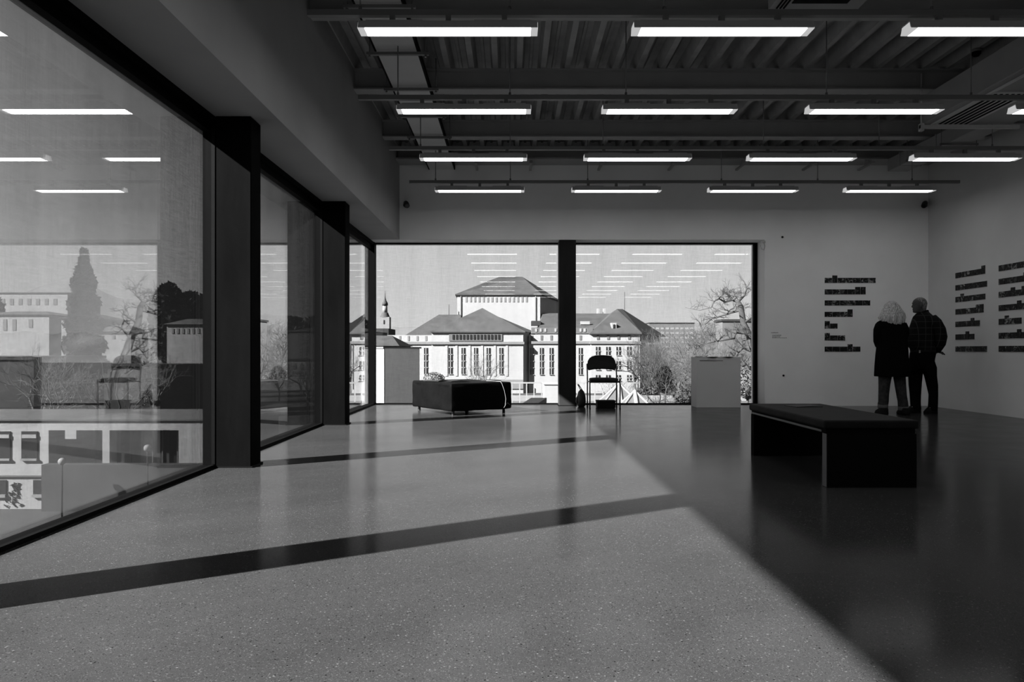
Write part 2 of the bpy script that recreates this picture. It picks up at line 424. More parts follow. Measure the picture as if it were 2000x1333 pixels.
for i, y in enumerate(ROWS):
    tr = empty('lamp_track', (-1.55, y, 3.50))
    if i < 4: tag(tr, 'long grey lighting track of the %s row of lamps, hung on thin rods' % ord_[i], 'track', 'lighting tracks')
    else: tag(tr, 'lighting track of the %s row overhead, outside the picture' % cnt0[i-4], 'track', 'lighting tracks')
    b = MB(); b.box(0, 8.39, -.025, .025, 0, .045); b.build('rail', M['track'], tr)
    for x in RX:
        if x > 6 and y < 9.2: continue
        b = MB(); b.tube([(x+1.55, 0, .04), (x+1.55, 0, .548 if x < -1 else .87)], .006, 6); b.tube([(x+1.55, 0, .045), (x+1.55, 0, .075)], .013, 6)
        b.build('hanger_rod', M['rod'], tr)
    for k in range(4):
        if i >= 4 and k > 3: continue
        o = proto if not used else dup(proto)
        used = True
        o.location = (-1.152+2.08*k, y-.02, 3.38)
        if i < 4:
            tag(o, 'lit strip lamp, %s in the %s row' % (pos_w[k], ord_[i]), 'lamp', 'strip lamps under the ceiling')
        else:
            tag(o, 'overhead lamp outside the picture, %s in the %s row' % (pos_w[k], cnt0[i-4]), 'lamp', 'strip lamps behind the viewer')

# cable tray left
t = empty('cable_tray', (-1.18, Y0, 4.05)); tag(t, 'pale flat cable tray running along the left under the beams', 'cable tray')
b = MB(); b.box(-.215, .205, 0, YB-Y0, 0, .015); b.build('tray_floor', M['tray'], t)
for sx in (-.23, .205):
    b = MB(); b.box(sx, sx+.02, 0, YB-Y0, -.002, .07); b.build('side_lip', M['frame2'], t)
ty = [6.57, 7.61, 8.65, 9.65, 10.6, 5.5, 4.5, 3.5]
tw = ['frontmost hanger bar under the cable tray, at the top edge of the picture', 'second hanger bar under the cable tray', 'third hanger bar under the cable tray, above the second row of lamps', 'fourth hanger bar under the cable tray', 'farthest hanger bar under the cable tray']
for i, y in enumerate(ty):
    r = empty('tray_hanger', (-1.17, y, 4.0)); tag(r, tw[i] if i < 5 else '%s hanger bar under the cable tray above the picture edge' % cnt0[i-5], 'hanger', 'cable tray hangers')
    b = MB(); b.box(-.32, .32, -.018, .018, 0, .03); b.build('cross_bar', M['track'], r)
    for sx in (-.29, .29):
        b = MB(); b.tube([(sx, 0, -.02), (sx, 0, .38)], .006, 6); b.tube([(sx, 0, -.022), (sx, 0, -.004)], .013, 6); b.build('rod', M['rod'], r)

# air handling unit right
u = empty('air_unit', (5.05, 9.05, 3.73)); tag(u, 'large grey ventilation box with a slotted grille under the ceiling at right', 'ventilation unit')
b = MB(); b.box(0, 1.1, -6.5, 0, 0, .34); b.build('unit_casing', M['duct'], u, bevel=.008, seg=1)
b = MB(); b.box(.13, .56, -1.15, .0, -.012, .0); b.build('grille_frame', M['tray'], u)
for i in range(6):
    b = MB(); x = .165+i*.063; b.box(x, x+.03, -1.1, -.05, -.016, -.011); b.build('grille_slot', M['black'], u)
b = MB(); b.box(.10, .125, -6.5, 0, -.02, 0); b.build('edge_strip', M['tray'], u)
for i, (yy) in enumerate((-.05, -2.2)):
    b = MB(); b.box(-.06, 1.15, yy-.02, yy+.02, -.07, -.03); b.tube([(-.04, yy, -.09), (-.04, yy, .6)], .012, 6); b.box(-.06, -.02, yy-.03, yy+.03, -.1, -.01)
    b.build('bracket', M['tray'] if i == 0 else M['duct'], u)
d = empty('ventilation_duct', (6.2, 9.14, 3.9)); tag(d, 'narrow grey duct running on beside the ventilation box to the end wall', 'duct')
b = MB(); b.box(0, .33, 0, 3.0, 0, .2); b.build('duct_body', M['duct'], d, bevel=.006, seg=1)
for y in (.6, 1.6, 2.6):
    b = MB(); b.box(-.01, .34, y, y+.03, -.006, .206); b.build('flange', M['duct'], d)
for y in (.3, 1.3, 2.2):
    b = MB(); b.box(-.12, .42, y, y+.025, -.04, -.01); b.tube([(-.1, y+.012, -.05), (-.1, y+.012, .45)], .006, 6); b.tube([(.4, y+.012, -.05), (.4, y+.012, .45)], .006, 6)
    b.build('duct_hanger', M['rod'], d)
c = empty('ceiling_cassette', (2.23, 6.4, 3.9)); tag(c, 'square ceiling air cassette cut off by the top edge of the picture', 'air cassette')
b = MB(); b.box(0, .77, -.8, 0, 0, .25); b.build('casing', M['duct'], c, bevel=.01)
b = MB(); b.box(.15, .62, -.65, -.15, -.008, 0); b.build('grille', M['frame2'], c)
for i in range(3):
    b = MB(); b.box(.05+i*.03, .065+i*.03, -.7, -.05, -.006, .001); b.build('louvre', M['frame'], c)
b = MB(); b.tube([(.1, -.1, .24), (.1, -.1, .5)], .008, 6); b.tube([(.67, -.1, .24), (.67, -.1, .5)], .008, 6); b.build('rods', M['rod'], c)
# wall brackets under the far beam
for i, x in enumerate((-.58, .33, 1.5, 2.7, 3.86, 5.0, 5.95)):
    b = MB(); b.box(x-.02, x+.02, 12.1, 12.629, 4.03, 4.06); b.box(x-.02, x+.02, 12.3, 12.34, 4.05, 4.13)
    tag(b.build('beam_bracket', M['steel']), '%s small bar bracket under the beam on the end wall' % ('first', 'second', 'third', 'fourth', 'fifth', 'sixth', 'seventh')[i], 'bracket', 'bar brackets under the end beam')
b = MB()
xx, zz = WX(1530, YB), WZ(351, YB)
b.box(xx, xx+.20, YB-.006, YB, zz, zz+.21)
tag(b.build('access_panel', M['wall'], bevel=.003, seg=1), 'faint square access panel high on the end wall', 'panel')
for i, (x, y) in enumerate(((.45, 9.9), (5.3, 8.4))):
    r = empty('smoke_detector', (x, y, 4.38)); tag(r, ('small dark smoke detector on the ceiling between the beams', 'smoke detector on the ceiling deck at the right')[i], 'detector', 'ceiling detectors')
    b = MB(); b.tube([(0, 0, 0), (0, 0, -.03)], .055, 14); b.build('base', M['track'], r)
    b = MB(); b.loft([(0, 0, -.075, .03, .03), (0, 0, -.05, .048, .048), (0, 0, -.028, .05, .05)], 14); b.build('sensor', M['frame2'], r)

# security cameras
def seccam(x, y, z, dx, label):
    r = empty('security_camera', (x, y, z)); tag(r, label, 'camera', 'security cameras on the end wall')
    b = MB(); b.tube([(0, 0, .0), (0, -.02, 0)], .045, 14); b.build('wall_mount', M['cam'], r)
    b = MB(); b.tube([(0, -.01, 0), (dx*.3, -.09, -.0)], .014, 8); b.build('arm', M['cam'], r)
    b = MB(); b.tube([(dx*.1, -.05, .03), (dx*.5, -.12, .0), (dx, -.2, -.05)], [.04, .045, .042], 14); b.build('camera_body', M['cam'], r)
    b = MB(); b.tube([(dx*.99, -.198, -.049), (dx*1.05, -.21, -.055)], .03, 14); b.build('camera_lens', M['lens'], r)
seccam(-1.80, YB, 3.44, .05, 'small dark security camera high in the left corner of the end wall')
seccam(7.08, YB, 3.44, -.12, 'small dark security camera high in the right corner of the end wall')
# hook on the jamb, wall dots, wall text
p = W(1489, 481, YB)
b = MB(); b.tube([p+Vector((.02, -.01, .07)), p+Vector((.035, -.02, .0)), p+Vector((.02, -.02, -.07)), p+Vector((-.02, -.02, -.05)), p+Vector((-.035, -.015, .01))], .008, 8)
b.box(p.x-.03, p.x+.05, YB-.012, YB, p.z+.05, p.z+.09)
tag(b.build('wall_hook', M['clear']), 'pale hook at the upper corner of the right end window', 'hook')
for i, (px, py) in enumerate(((1528, 463.5), (1530, 734))):
    p = W(px, py, YB); b = MB(); b.tube([p, p+Vector((0, -.012, 0))], .017, 12); b.tube([p+Vector((0, -.012, 0)), p+Vector((0, -.018, 0))], .009, 10)
    tag(b.build('wall_plug', M['frame2']), ('small dark round plug on the end wall, upper one', 'small dark round plug on the end wall, lower one')[i], 'plug', 'round plugs on the end wall')
r = empty('wall_text', W(1506, 651, YB)); tag(r, 'tiny block of printed wall text beside the right end window', 'wall text')
random.seed(4)
def textline(parent, x0, z, length, h):
    b = MB(); x = x0
    while x < x0+length:
        wd = random.choice((.004, .006, .009, .012))
        hh = h*random.choice((.7, 1, 1, .8)); b.box(x, x+wd*.75, -.0015, -.0002, z, z+hh); x += wd+.0015+(.004 if random.random() < .15 else 0)
    b.build('text_line', M['text'], parent)
textline(r, 0, 0, .12, .013)
for i, (x0, L) in enumerate(((.022, .155), (.022, .14), (.022, .125), (.022, .245))): textline(r, x0, -.038-.0165*i, L, .0095)

# ------------------------------------------------------------------ prints
ROWZ = [2.108, 1.911, 1.722, 1.526, 1.326, 1.122, .93]
ordn = ['top', 'second', 'third', 'fourth', 'fifth', 'sixth', 'bottom']
cnt = ['first', 'second', 'third', 'fourth', 'fifth', 'sixth', 'seventh']
pm = {}
def pmesh(kind, wall, mi):
    key = (kind, wall, mi)
    if key not in pm:
        wd, h = ((.125, .086), (.085, .128))[kind == 'P']
        b = MB()
        if wall == 'back': b.box(0, wd, -.008, 0, 0, h)
        else: b.box(-.008, 0, -wd, 0, 0, h)
        me = b.mesh('photo_print'); me.materials.append(PM[mi]); pm[key] = me
        b = MB()
        if wall == 'back': b.box(-.002, wd+.002, -.005, 0, -.004, .0)
        else: b.box(-.005, 0, -wd-.002, .002, -.004, 0)
        me = b.mesh('mount_edge'); me.materials.append(M['tray']); pm[key+('m',)] = me
    return pm[key], pm[key+('m',)]
def prints(rows, wall, start, where, grp):
    for ri, row in enumerate(rows):
        q = 0
        for ci, k in enumerate(row):
            a, m_ = pmesh(k, wall, random.choice((0, 0, 1, 2, 2, 3)) if wall == 'back' else random.choice((2, 2, 3, 3, 0)))
            o = bpy.data.objects.new('photo_print', a); COL.objects.link(o)
            o.location = (start+q, YB, ROWZ[ri]) if wall == 'back' else (XR, start-q, ROWZ[ri])
            e_ = bpy.data.objects.new('mount_edge', m_); COL.objects.link(e_); e_.parent = o
            tag(o, '%s photo print, %s in the %s row %s' % ('upright' if k == 'P' else 'wide', cnt[ci], ordn[ri], where), 'photo print', grp)
            q += .1305 if k == 'L' else .0925
prints(['LPLLLLL', 'LLLLPP', 'LLLLLL', 'LLLP', 'PL', 'PLL', 'LLLPL'], 'back', 5.373, 'on the end wall', 'prints on the end wall')
prints(['LLLLLP', 'LLLLLL', 'LPLLLL', 'LLLLPP', 'LLLPL', 'LLPL', 'LLLLLL'], 'right', 11.85, 'of the left block on the right wall', 'prints in the left block of the right wall')
prints(['LLLLL', 'LLLLP', 'LLPLP', 'LLLPL', 'LPLL', 'LLLPL', 'LLLLL'], 'right', 10.80, 'of the right-hand block on the right wall', 'prints in the right block of the right wall')

# ------------------------------------------------------------------ bench
r = empty('bench', (2.19, 5.106, 0)); tag(r, 'low black museum bench with padded top at the right', 'bench')
BL = 1.62; BW = .62
b = MB(); b.box(-.02, BW+.02, -.0, BL, .405, .466); b.build('cushion', M['vinyl2'], r, bevel=.02, seg=3)
b = MB(); b.box(0, BW, .02, BL-.02, .372, .404); b.build('seat_board', M['wood'], r)
b = MB(); b.box(-.006, 0, .085, BL-.03, .378, .392); b.build('edge_strip', M['edge'], r)
b = MB(); b.box(0, BW, 0, .075, 0, .372); o = b.build('end_panel', M['wood'], r)
b = MB(); b.box(-.004, .0, .004, .071, .002, .37); b.build('lit_panel_side', M['edge'], r)  # pale skin stands in for window light on the panel's side
b = MB(); b.box(0, BW, BL-.075, BL, 0, .372); b.build('end_panel', M['wood'], r)
r2 = empty('booklet', (2.42, 6.25, .4665), .15); tag(r2, 'thin dark booklet lying on the far end of the bench', 'booklet')
b = MB(); b.box(0, .24, 0, .2, 0, .004); b.build('pages', M['paper'], r2)
b = MB(); b.rings([[(0, 0, .0045), (.12, 0, .010), (.24, 0, .006)], [(0, .2, .0045), (.12, .2, .010), (.24, .2, .006)]], cap=False, closed=False); b.build('cover', M['paper'], r2)

# ------------------------------------------------------------------ pouf
th = math.radians(33); L = 1.05; LY = 1.30
r = empty('pouf', (-.87, 10.67, 0), th); tag(r, 'wide square black covered pouf on short legs before the left end window', 'pouf')
bm = bmesh.new(); bmesh.ops.create_cube(bm, size=1)
for v in bm.verts: v.co = Vector(((v.co.x+.5)*L, (v.co.y+.5)*LY, .06+(v.co.z+.5)*.414))
bmesh.ops.bevel(bm, geom=bm.edges[:], offset=.035, segments=3, profile=.6, affect='EDGES')
bmesh.ops.subdivide_edges(bm, edges=bm.edges[:], cuts=7, use_grid_fill=True)
for v in bm.verts:
    q = v.co; n_ = noise.noise(Vector((q.x*5, q.y*5, q.z*3)))
    low = max(0, 1-(q.z-.06)/.25)
    fold = math.sin((q.x+q.y)*34+q.z*20)*.006*low
    if q.z < .44: v.co += Vector(((q.x-L/2), (q.y-LY/2), 0))*(n_*.012+fold*1.6)
    if q.z < .07: v.co.z += n_*.012
    if q.z > .465: v.co.z += n_*.004-.006*math.cos((q.x-L/2)*2)*math.cos((q.y-L/2)*2)
me = bpy.data.meshes.new('cover'); bm.to_mesh(me); bm.free(); me.materials.append(M['vinyl'])
for p in me.polygons: p.use_smooth = True
o = bpy.data.objects.new('cover', me); COL.objects.link(o); o.parent = r
b = MB(); b.tube([(.03, .03, .452), (L-.03, .03, .452), (L-.03, LY-.03, .452), (.03, LY-.03, .452), (.03, .03, .452)], .006, 6); b.build('seam', M['vinyl2'], r)
for lx, ly in ((.08, .08), (L-.1, .07), (.07, LY-.12), (L-.1, LY-.1), (L/2, L*.45)):
    b = MB(); b.tube([(lx, ly, 0), (lx, ly, .012)], .022, 12); b.tube([(lx, ly, .01), (lx, ly, .10)], .021, 12); b.build('leg', M['tube'], r)
Rm = Matrix.Rotation(th, 4, 'Z'); base = Vector((-.87, 10.67, 0))
def onp(x, y, z): return base+(Rm @ Vector((x, y, z)))
b = MB(); b.tube([onp(.75, .25, .485), onp(.82, .1, .484), onp(.845, 0.0, .482), onp(.86, -.022, .45), onp(.90, -.03, .34), onp(.925, -.03, .22), onp(.915, -.03, .12), onp(.89, -.03, .085)], .0026, 6)
b.tube([onp(.925, -.03, .13), onp(.96, -.03, .16), onp(1.0, -.03, .12)], .0016, 6)
tag(b.build('cord', M['cord']), 'thin white cord hanging over the side of the black pouf', 'cord')
for i, (x, y, wd, ln, a) in enumerate(((.80, .22, .26, .2, .3), (.25, .45, .3, .22, -.2), (.12, .62, .2, .28, .5))):
    q = onp(x, y, .478); rr = empty('leaflet', q, th+a)
    tag(rr, ('dark leaflets lying near the right corner of the pouf under the cord', 'flat dark leaflet in the middle of the pouf top', 'flat dark leaflet at the back left of the pouf top')[i], 'leaflet', 'leaflets on the pouf')
    b = MB(); b.box(0, wd, 0, ln, 0, .004); b.box(.02, wd+.02, .01, ln-.02, .004, .008); b.build('pages', M['paper'], rr)
    b = MB(); b.rings([[(0, 0, .008), (wd*.5, 0, .02), (wd, 0, .009)], [(0, ln, .008), (wd*.5, ln, .018), (wd, ln, .009)]], cap=False, closed=False); b.build('cover', M['paper'], rr)

# ------------------------------------------------------------------ plinth
r = empty('plinth', (3.086, 12.26, 0)); tag(r, 'white box plinth in front of the right end window', 'plinth')
b = MB(); b.box(0, .735, 0, .37, 0, .838); b.build('plinth_body', M['white'], r, bevel=.002, seg=1)
b = MB(); b.box(.05, .44, -.004, .0, .776, .784); b.box(.05, .19, -.006, -.003, .777, .786); b.build('label_slot', M['paper'], r)
for i, (x, wd) in enumerate(((.17, .19), (.45, .16))):
    q = Vector((3.086+x, 12.26, .8385)); rr = empty('brochure', q, 0)
    tag(rr, ('dark brochure sagging over the front edge of the plinth, left one', 'dark brochure sagging over the front edge of the plinth, right one')[i], 'brochure', 'brochures on the plinth')
    b = MB(); b.box(0, wd, -.006, .2, .0, .006); b.build('pages', M['paper'], rr)
    b = MB(); R = []
    for k in range(9):
        a = k/8; dz = math.sin(a*PI)*.022
        R.append([(a*wd, -.012, -dz+.006), (a*wd, -.007, -dz+.006), (a*wd, -.007, .008), (a*wd, -.012, .008)])
    b.rings(R, smooth=False); b.build('cover', M['paper'], rr)
b = MB(); b.box(3.106, 3.20, 12.3, 12.45, .8385, .848)
tag(b.build('card', M['paper']), 'small flat dark card at the left end of the plinth top', 'card')

# ------------------------------------------------------------------ chair
r = empty('chair', (1.53, 12.2, 0), 0); tag(r, 'black stacking chair with padded seat and curved back by the end window', 'chair')
hw = .245
b = MB(); b.tube([(-hw, .2, 0), (-hw, .2, .015)], .014, 10); b.tube([(hw, .2, 0), (hw, .2, .015)], .014, 10)
b.tube([(-hw, -.2, 0), (-hw, -.2, .015)], .014, 10); b.tube([(hw, -.2, 0), (hw, -.2, .015)], .014, 10); b.build('foot_caps', M['rubber'], r)
for s_ in (-1, 1):
    b = MB(); b.tube([(s_*hw, .2, 0.01), (s_*hw, .19, .45), (s_*hw, .215, .60), (s_*hw, .25, .725)], .0115, 10); b.build('leg', M['tube'], r)
    b = MB(); b.tube([(s_*hw, -.2, .01), (s_*hw, -.2, .44), (s_*hw, -.19, .462), (s_*hw, -.165, .47)], .0115, 10); b.build('leg', M['tube'], r)
    b = MB(); b.tube([(s_*hw, -.2, .445), (s_*hw, .19, .43)], .010, 8); b.build('side_rail', M['tube'], r)
b = MB(); b.tube([(-hw, -.15, .43), (hw, -.15, .43)], .010, 8); b.tube([(-hw, .15, .43), (hw, .15, .43)], .010, 8); b.build('cross_rails', M['tube'], r)
b = MB(); b.loft([(0, -.01, .435, .20, .20), (0, -.01, .448, .228, .218), (0, -.01, .475, .232, .222), (0, -.01, .492, .215, .205), (0, -.01, .498, .17, .16)], 36, pw=4.5)
b.build('seat', M['fabric'], r)
b = MB(); pts = []; N = 22; F_, Bk = [], []
def backprof():
    P = [(-.225, .615), (-.12, .632), (0, .638), (.12, .632), (.225, .615), (.238, .66), (.24, .72), (.232, .77), (.205, .82), (.16, .852), (.10, .868), (0, .872), (-.10, .868), (-.16, .852), (-.205, .82), (-.232, .77), (-.24, .72), (-.238, .66)]
    return P
P = backprof()
def bend(x, z, off): return (x, .235+(z-.6)*.14-.35*(.06-(x*x))+off, z)
R = []
for off, sc_ in ((-.018, .9), (-.024, .97), (-.012, 1.0), (.012, 1.0), (.02, .96), (.016, .9)):
    R.append([bend(x*sc_, .745+(z-.745)*sc_, off) for x, z in P])
b.rings(R); b.build('backrest', M['fabric'], r, fix=True)
# box under the chair
r = empty('box', (1.40+.02, 12.12, 0)); tag(r, 'low black box on the floor under the chair', 'box')
b = MB(); b.box(0, .30, 0, .24, .004, .105); b.build('box_body', M['vinyl2'], r, bevel=.006)
b = MB(); b.box(-.006, .306, -.006, .246, .105, .124); b.build('lid', M['vinyl2'], r, bevel=.004)
# backpack
r = empty('backpack', (1.188, 12.44, 0), .0); tag(r, 'small dark rucksack leaning by the middle column beside the chair', 'rucksack')
b = MB(); b.loft([(0, 0, .002, .05, .07), (0, 0, .03, .068, .10), (0, 0, .10, .075, .125), (0, .01, .18, .07, .12), (0, .02, .25, .05, .09), (0, .03, .285, .022, .05), (0, .03, .295, .008, .02)], 20, pw=2.4); b.build('bag_body', M['bag'], r)
b = MB(); b.loft([(-.06, 0, .05, .02, .06), (-.075, 0, .08, .025, .075), (-.07, 0, .15, .022, .07), (-.06, 0, .18, .01, .05)], 14); b.build('front_pocket', M['bag'], r)
b = MB(); b.tube([(-.01, .03, .28), (-.04, .03, .34), (-.06, .03, .375), (-.05, .03, .38), (-.015, .03, .33), (.012, .03, .285)], .007, 8); b.build('handle', M['bag'], r)
b = MB(); b.tube([(.0, .09, .26), (.02, .14, .16), (.0, .12, .05)], .012, 8, flat=.4); b.build('shoulder_strap', M['bag'], r)

# ------------------------------------------------------------------ people
YP = 10.95; SP = F/YP
def C(cx, cyy, dy=0.0):          # figure outline coordinate -> point in the figures' plane
    px = 1680+.2025*cx; py = 560+.2025*cyy
    return Vector(((px-VX)/SP, YP+dy, EYE+(VY-py)/SP))
U = .2025/SP
def sec(y, x0, x1, ry, dy=0.0):
    a = C(x0, y); c_ = C(x1, y); return ((a.x+c_.x)/2, YP+dy, a.z, (c_.x-a.x)/2, ry)
def remesh(b, name, vox, m, parent):
    o = b.build(name, m, parent, fix=True)
    md = o.modifiers.new('r', 'REMESH'); md.mode = 'VOXEL'; md.voxel_size = vox; md.use_smooth_shade = True
    ms = o.modifiers.new('s', 'SMOOTH'); ms.factor = .5; ms.iterations = 3
    dg = bpy.context.evaluated_depsgraph_get(); me = bpy.data.meshes.new_from_object(o.evaluated_get(dg))
    o.modifiers.clear(); old = o.data; o.data = me
    if not me.materials: me.materials.append(m)
    bpy.data.meshes.remove(old); return o
def hand(b, wrist, d, palm_n, s=1.0, curl=.5, side=1):
    d = d.normalized(); palm_n = (palm_n-d*palm_n.dot(d)).normalized(); sd_ = d.cross(palm_n)*side
    b.tube([wrist-d*.02, wrist+d*.02, wrist+d*.05*s, wrist+d*.088*s], [.024*s, .028*s, .036*s, .032*s], 10, flat=.55)
    for k, (off, ln, rd) in enumerate(((-.028, .064, .0085), (-.010, .074, .009), (.009, .07, .0085), (.026, .054, .0075))):
        p0 = wrist+d*.078*s+sd_*off*s; dd = d.copy(); pts = [p0]
        for j in range(3):
            ang = curl*(.5+.5*j); dd = (dd*math.cos(ang*.6)+palm_n*math.sin(ang*.6)).normalized(); pts.append(pts[-1]+dd*ln*s/3)
        b.tube(pts, [rd*s*1.1, rd*s, rd*s*.95, rd*s*.75], 8)
    p0 = wrist+d*.025*s-sd_*.028*s
    b.tube([p0, p0+(d*.6-sd_*.8+palm_n*.25).normalized()*.035*s, p0+(d*.85-sd_*.55+palm_n*.4).normalized()*.062*s], [.013*s, .0105*s, .008*s], 8)
def head(b, c, yaw, s=1.0):       # a head of height .23, face towards yaw (0 = +X)
    R = []
    prof = [(-.115, .030, .028, .035), (-.105, .050, .040, .030), (-.085, .068, .052, .018), (-.06, .078, .062, .010), (-.03, .085, .068, .004), (0, .092, .073, 0), (.03, .096, .076, -.002), (.06, .092, .074, -.004), (.085, .078, .064, -.006), (.103, .054, .046, -.008), (.113, .026, .022, -.008)]
    n = 28
    def tf(x, y, z):
        return (c.x+(x*math.cos(yaw)-y*math.sin(yaw))*s, c.y+(x*math.sin(yaw)+y*math.cos(yaw))*s, c.z+z*s)
    for z, rx, ry, ox in prof:
        ring = []
        for i in range(n):
            a = 2*PI*i/n; x, y = ox+rx*math.cos(a), ry*math.sin(a)
            if math.cos(a) > .55 and -.01 < z < .05: x -= .006*(abs(math.sin(a)) > .2)      # eye hollows
            ring.append(tf(x, y, z))
        R.append(ring)
    b.rings(R)
    R = [[tf(x, y, z) for x, y, z in ring] for ring in (
        [(.088, -.008, .022), (.088, .008, .022), (.096, 0, .020)],
        [(.088, -.012, -.004), (.088, .012, -.004), (.108, 0, -.006)],
        [(.084, -.018, -.026), (.084, .018, -.026), (.118, 0, -.024)],
        [(.080, -.012, -.034), (.080, .012, -.034), (.098, 0, -.036)])]
    b.rings(R)                                                                          # nose
    b.ball(tf(.080, 0, -.055), (.016*s, .020*s, .007*s), 10, 6)                           # lips
    b.ball(tf(.078, 0, -.068), (.016*s, .020*s, .006*s), 10, 6)
    b.ball(tf(.070, 0, -.096), (.022*s, .022*s, .016*s), 10, 6)                           # chin
    b.ball(tf(.088, 0, .034), (.012*s, .036*s, .008*s), 10, 6)                            # brow
    for sy in (-1, 1):
        b.ball(tf(-.008, sy*.078, -.005), (.022*s, .010*s, .032*s), 10, 8)                # ears
        b.ball(tf(.078, sy*.03, .012), (.010*s, .012*s, .008*s), 8, 6)                    # eyes

# --- woman seen from behind
wm = empty('person', (C(310, 1238).x, YP, 0)); tag(wm, 'woman seen from behind with long fair hair, knee-length black coat and turned-up jeans', 'person')
wm_inv = Matrix.Translation(-wm.location)
def rel(b, org):
    b.v = [(x-org.x, y-org.y, z-org.z) for x, y, z in b.v]; return b
b = MB()
hc = C(308, 225, .0); hc.z = 1.59; 
head(b, Vector((hc.x, YP+.03, 1.575)), PI/2-.1, .97)
b.tube([(hc.x, YP+.01, 1.50), (hc.x, YP-.005, 1.40)], [.052, .06], 12)
b.loft([sec(330, 240, 370, .06), sec(370, 190, 420, .09), sec(460, 200, 410, .10), sec(600, 215, 400, .09), sec(700, 205, 415, .11), sec(770, 205, 415, .11)], 20)
for (xa, ya), (xb, yb), (xc, yc) in (((235, 760), (225, 980), (220, 1190)), ((375, 760), (395, 980), (415, 1190))):
    b.tube([C(xa, ya), C(xb, yb), C(xc, yc)], [.07, .048, .038], 12)
for s_, (sx, sy), (ex, ey) in ((-1, (200, 385), (178, 525)), (1, (405, 380), (410, 515))):
    el = C(ex, ey, -.02); wr = Vector((hc.x+s_*.10, YP+.18, el.z+.06))
    b.tube([C(sx, sy), C((sx+ex)/2, (sy+ey)/2, -.02), el, (el+wr)/2, wr], [.045, .042, .036, .034, .026], 10)
    hand(b, wr, Vector((-s_*.4, .8, .3)), Vector((-s_, .2, -.3)), .9, .7, -s_)
remesh(rel(b, wm.location), 'body', .006, M['skin'], wm)
b = MB()
def cf(a, k, z): return 1+.018*math.sin(a*5+k*.4)*(1 if k < 4 else .4)
b.loft([sec(868, 152, 463, .19), sec(862, 150, 465, .195), sec(760, 154, 461, .185), sec(660, 160, 457, .17), sec(590, 165, 452, .16), sec(520, 160, 448, .155), sec(440, 155, 440, .15), sec(380, 150, 436, .14), sec(345, 165, 425, .12), sec(320, 205, 390, .09), sec(300, 250, 352, .065)], 40, fn=cf, pw=2.2)
b.build('coat', M['coat'], rel(b, wm.location) and wm)
for s_, pts in ((-1, [(196, 378, 0), (168, 425, -.02), (160, 468, -.03), (174, 525, .02), (215, 565, .12)]), (1, [(398, 372, 0), (418, 415, -.02), (421, 450, -.03), (412, 508, .02), (380, 552, .12)])):
    b = MB(); b.tube([C(*q) for q in pts], [.075, .068, .062, .058, .05], 16); b.build('sleeve', M['coat'], rel(b, wm.location) and wm)
b = MB(); b.tube([C(270, 305, -.05), C(310, 298, -.075), C(350, 305, -.05)], .028, 10); b.build('collar', M['coat'], rel(b, wm.location) and wm)
def hf(a, k, z): return 1+.05*math.sin(a*11+k*.7)+.035*math.sin(a*23-k*.5)+.02*math.sin(a*41+k)
b = MB(); b.loft([sec(385, 262, 350, .06, -.05), sec(366, 218, 392, .10, -.035), sec(340, 196, 410, .115, -.03), sec(300, 180, 424, .125, -.025), sec(262, 200, 414, .125, -.015), sec(225, 222, 394, .12, 0), sec(190, 238, 376, .112, .005), sec(165, 252, 358, .095, .01), sec(150, 272, 342, .068, .015), sec(140, 298, 322, .03, .015)], 84, fn=hf)
hr = b.build('hair', M['hair'], rel(b, wm.location) and wm)
random.seed(8)
b = MB()
for i in range(46):
    a = -PI/2+(random.random()-.5)*2.6; x_ = math.cos(a); y_ = math.sin(a)
    c_ = C(308, 160); pts = []
    for f_ in (0, .25, .5, .75, 1.0):
        wd = .035+.105*min(1, f_*1.1); cx = c_.x+x_*(wd+.01*math.sin(i+f_*6)); 
        pts.append((cx, YP+y_*(.07+.06*f_)-.0, c_.z-.0-f_*(.30+.06*math.sin(i*1.7))))
    b.tube(pts, [.004, .010, .011, .009, .002], 5)
b.build('hair_strands', M['hair'], rel(b, wm.location) and wm)
for s_, S in ((-1, [(860, 180, 300), (960, 181, 283), (1050, 180, 274), (1110, 178, 270), (1135, 172, 266), (1150, 176, 262)]), (1, [(860, 322, 432), (960, 338, 438), (1050, 355, 446), (1110, 366, 455), (1150, 368, 460), (1172, 372, 456)])):
    b = MB(); b.loft([sec(y, x0, x1, (x1-x0)*U*.5, .0) for y, x0, x1 in reversed(S)], 20, fn=lambda a, k, z: 1+.02*math.sin(a*3+k*2)); b.build('trouser_leg', M['jeans'], rel(b, wm.location) and wm)
    y, x0, x1 = S[-1]; b = MB(); b.loft([sec(y+24, x0+2, x1-2, (x1-x0)*U*.5), sec(y+20, x0-4, x1+3, (x1-x0)*U*.54), sec(y-14, x0-3, x1+3, (x1-x0)*U*.53)], 20); b.build('cuff', M['cuff'], rel(b, wm.location) and wm)
for s_, (x0, x1, dx) in ((-1, (166, 258, -.01)), (1, (378, 470, .03))):
    a = C((x0+x1)/2, 1238).x; b = MB(); hh = (x1-x0)*U/2
    b.loft([(a, YP+.02, 0, hh*.92, .135), (a, YP+.02, .02, hh, .14), (a, YP+.01, .05, hh*.96, .125), (a, YP-.03, .085, hh*.85, .08), (a, YP-.04, .10, hh*.7, .055)], 20, pw=2.5); b.build('shoe', M['shoe'], rel(b, wm.location) and wm)

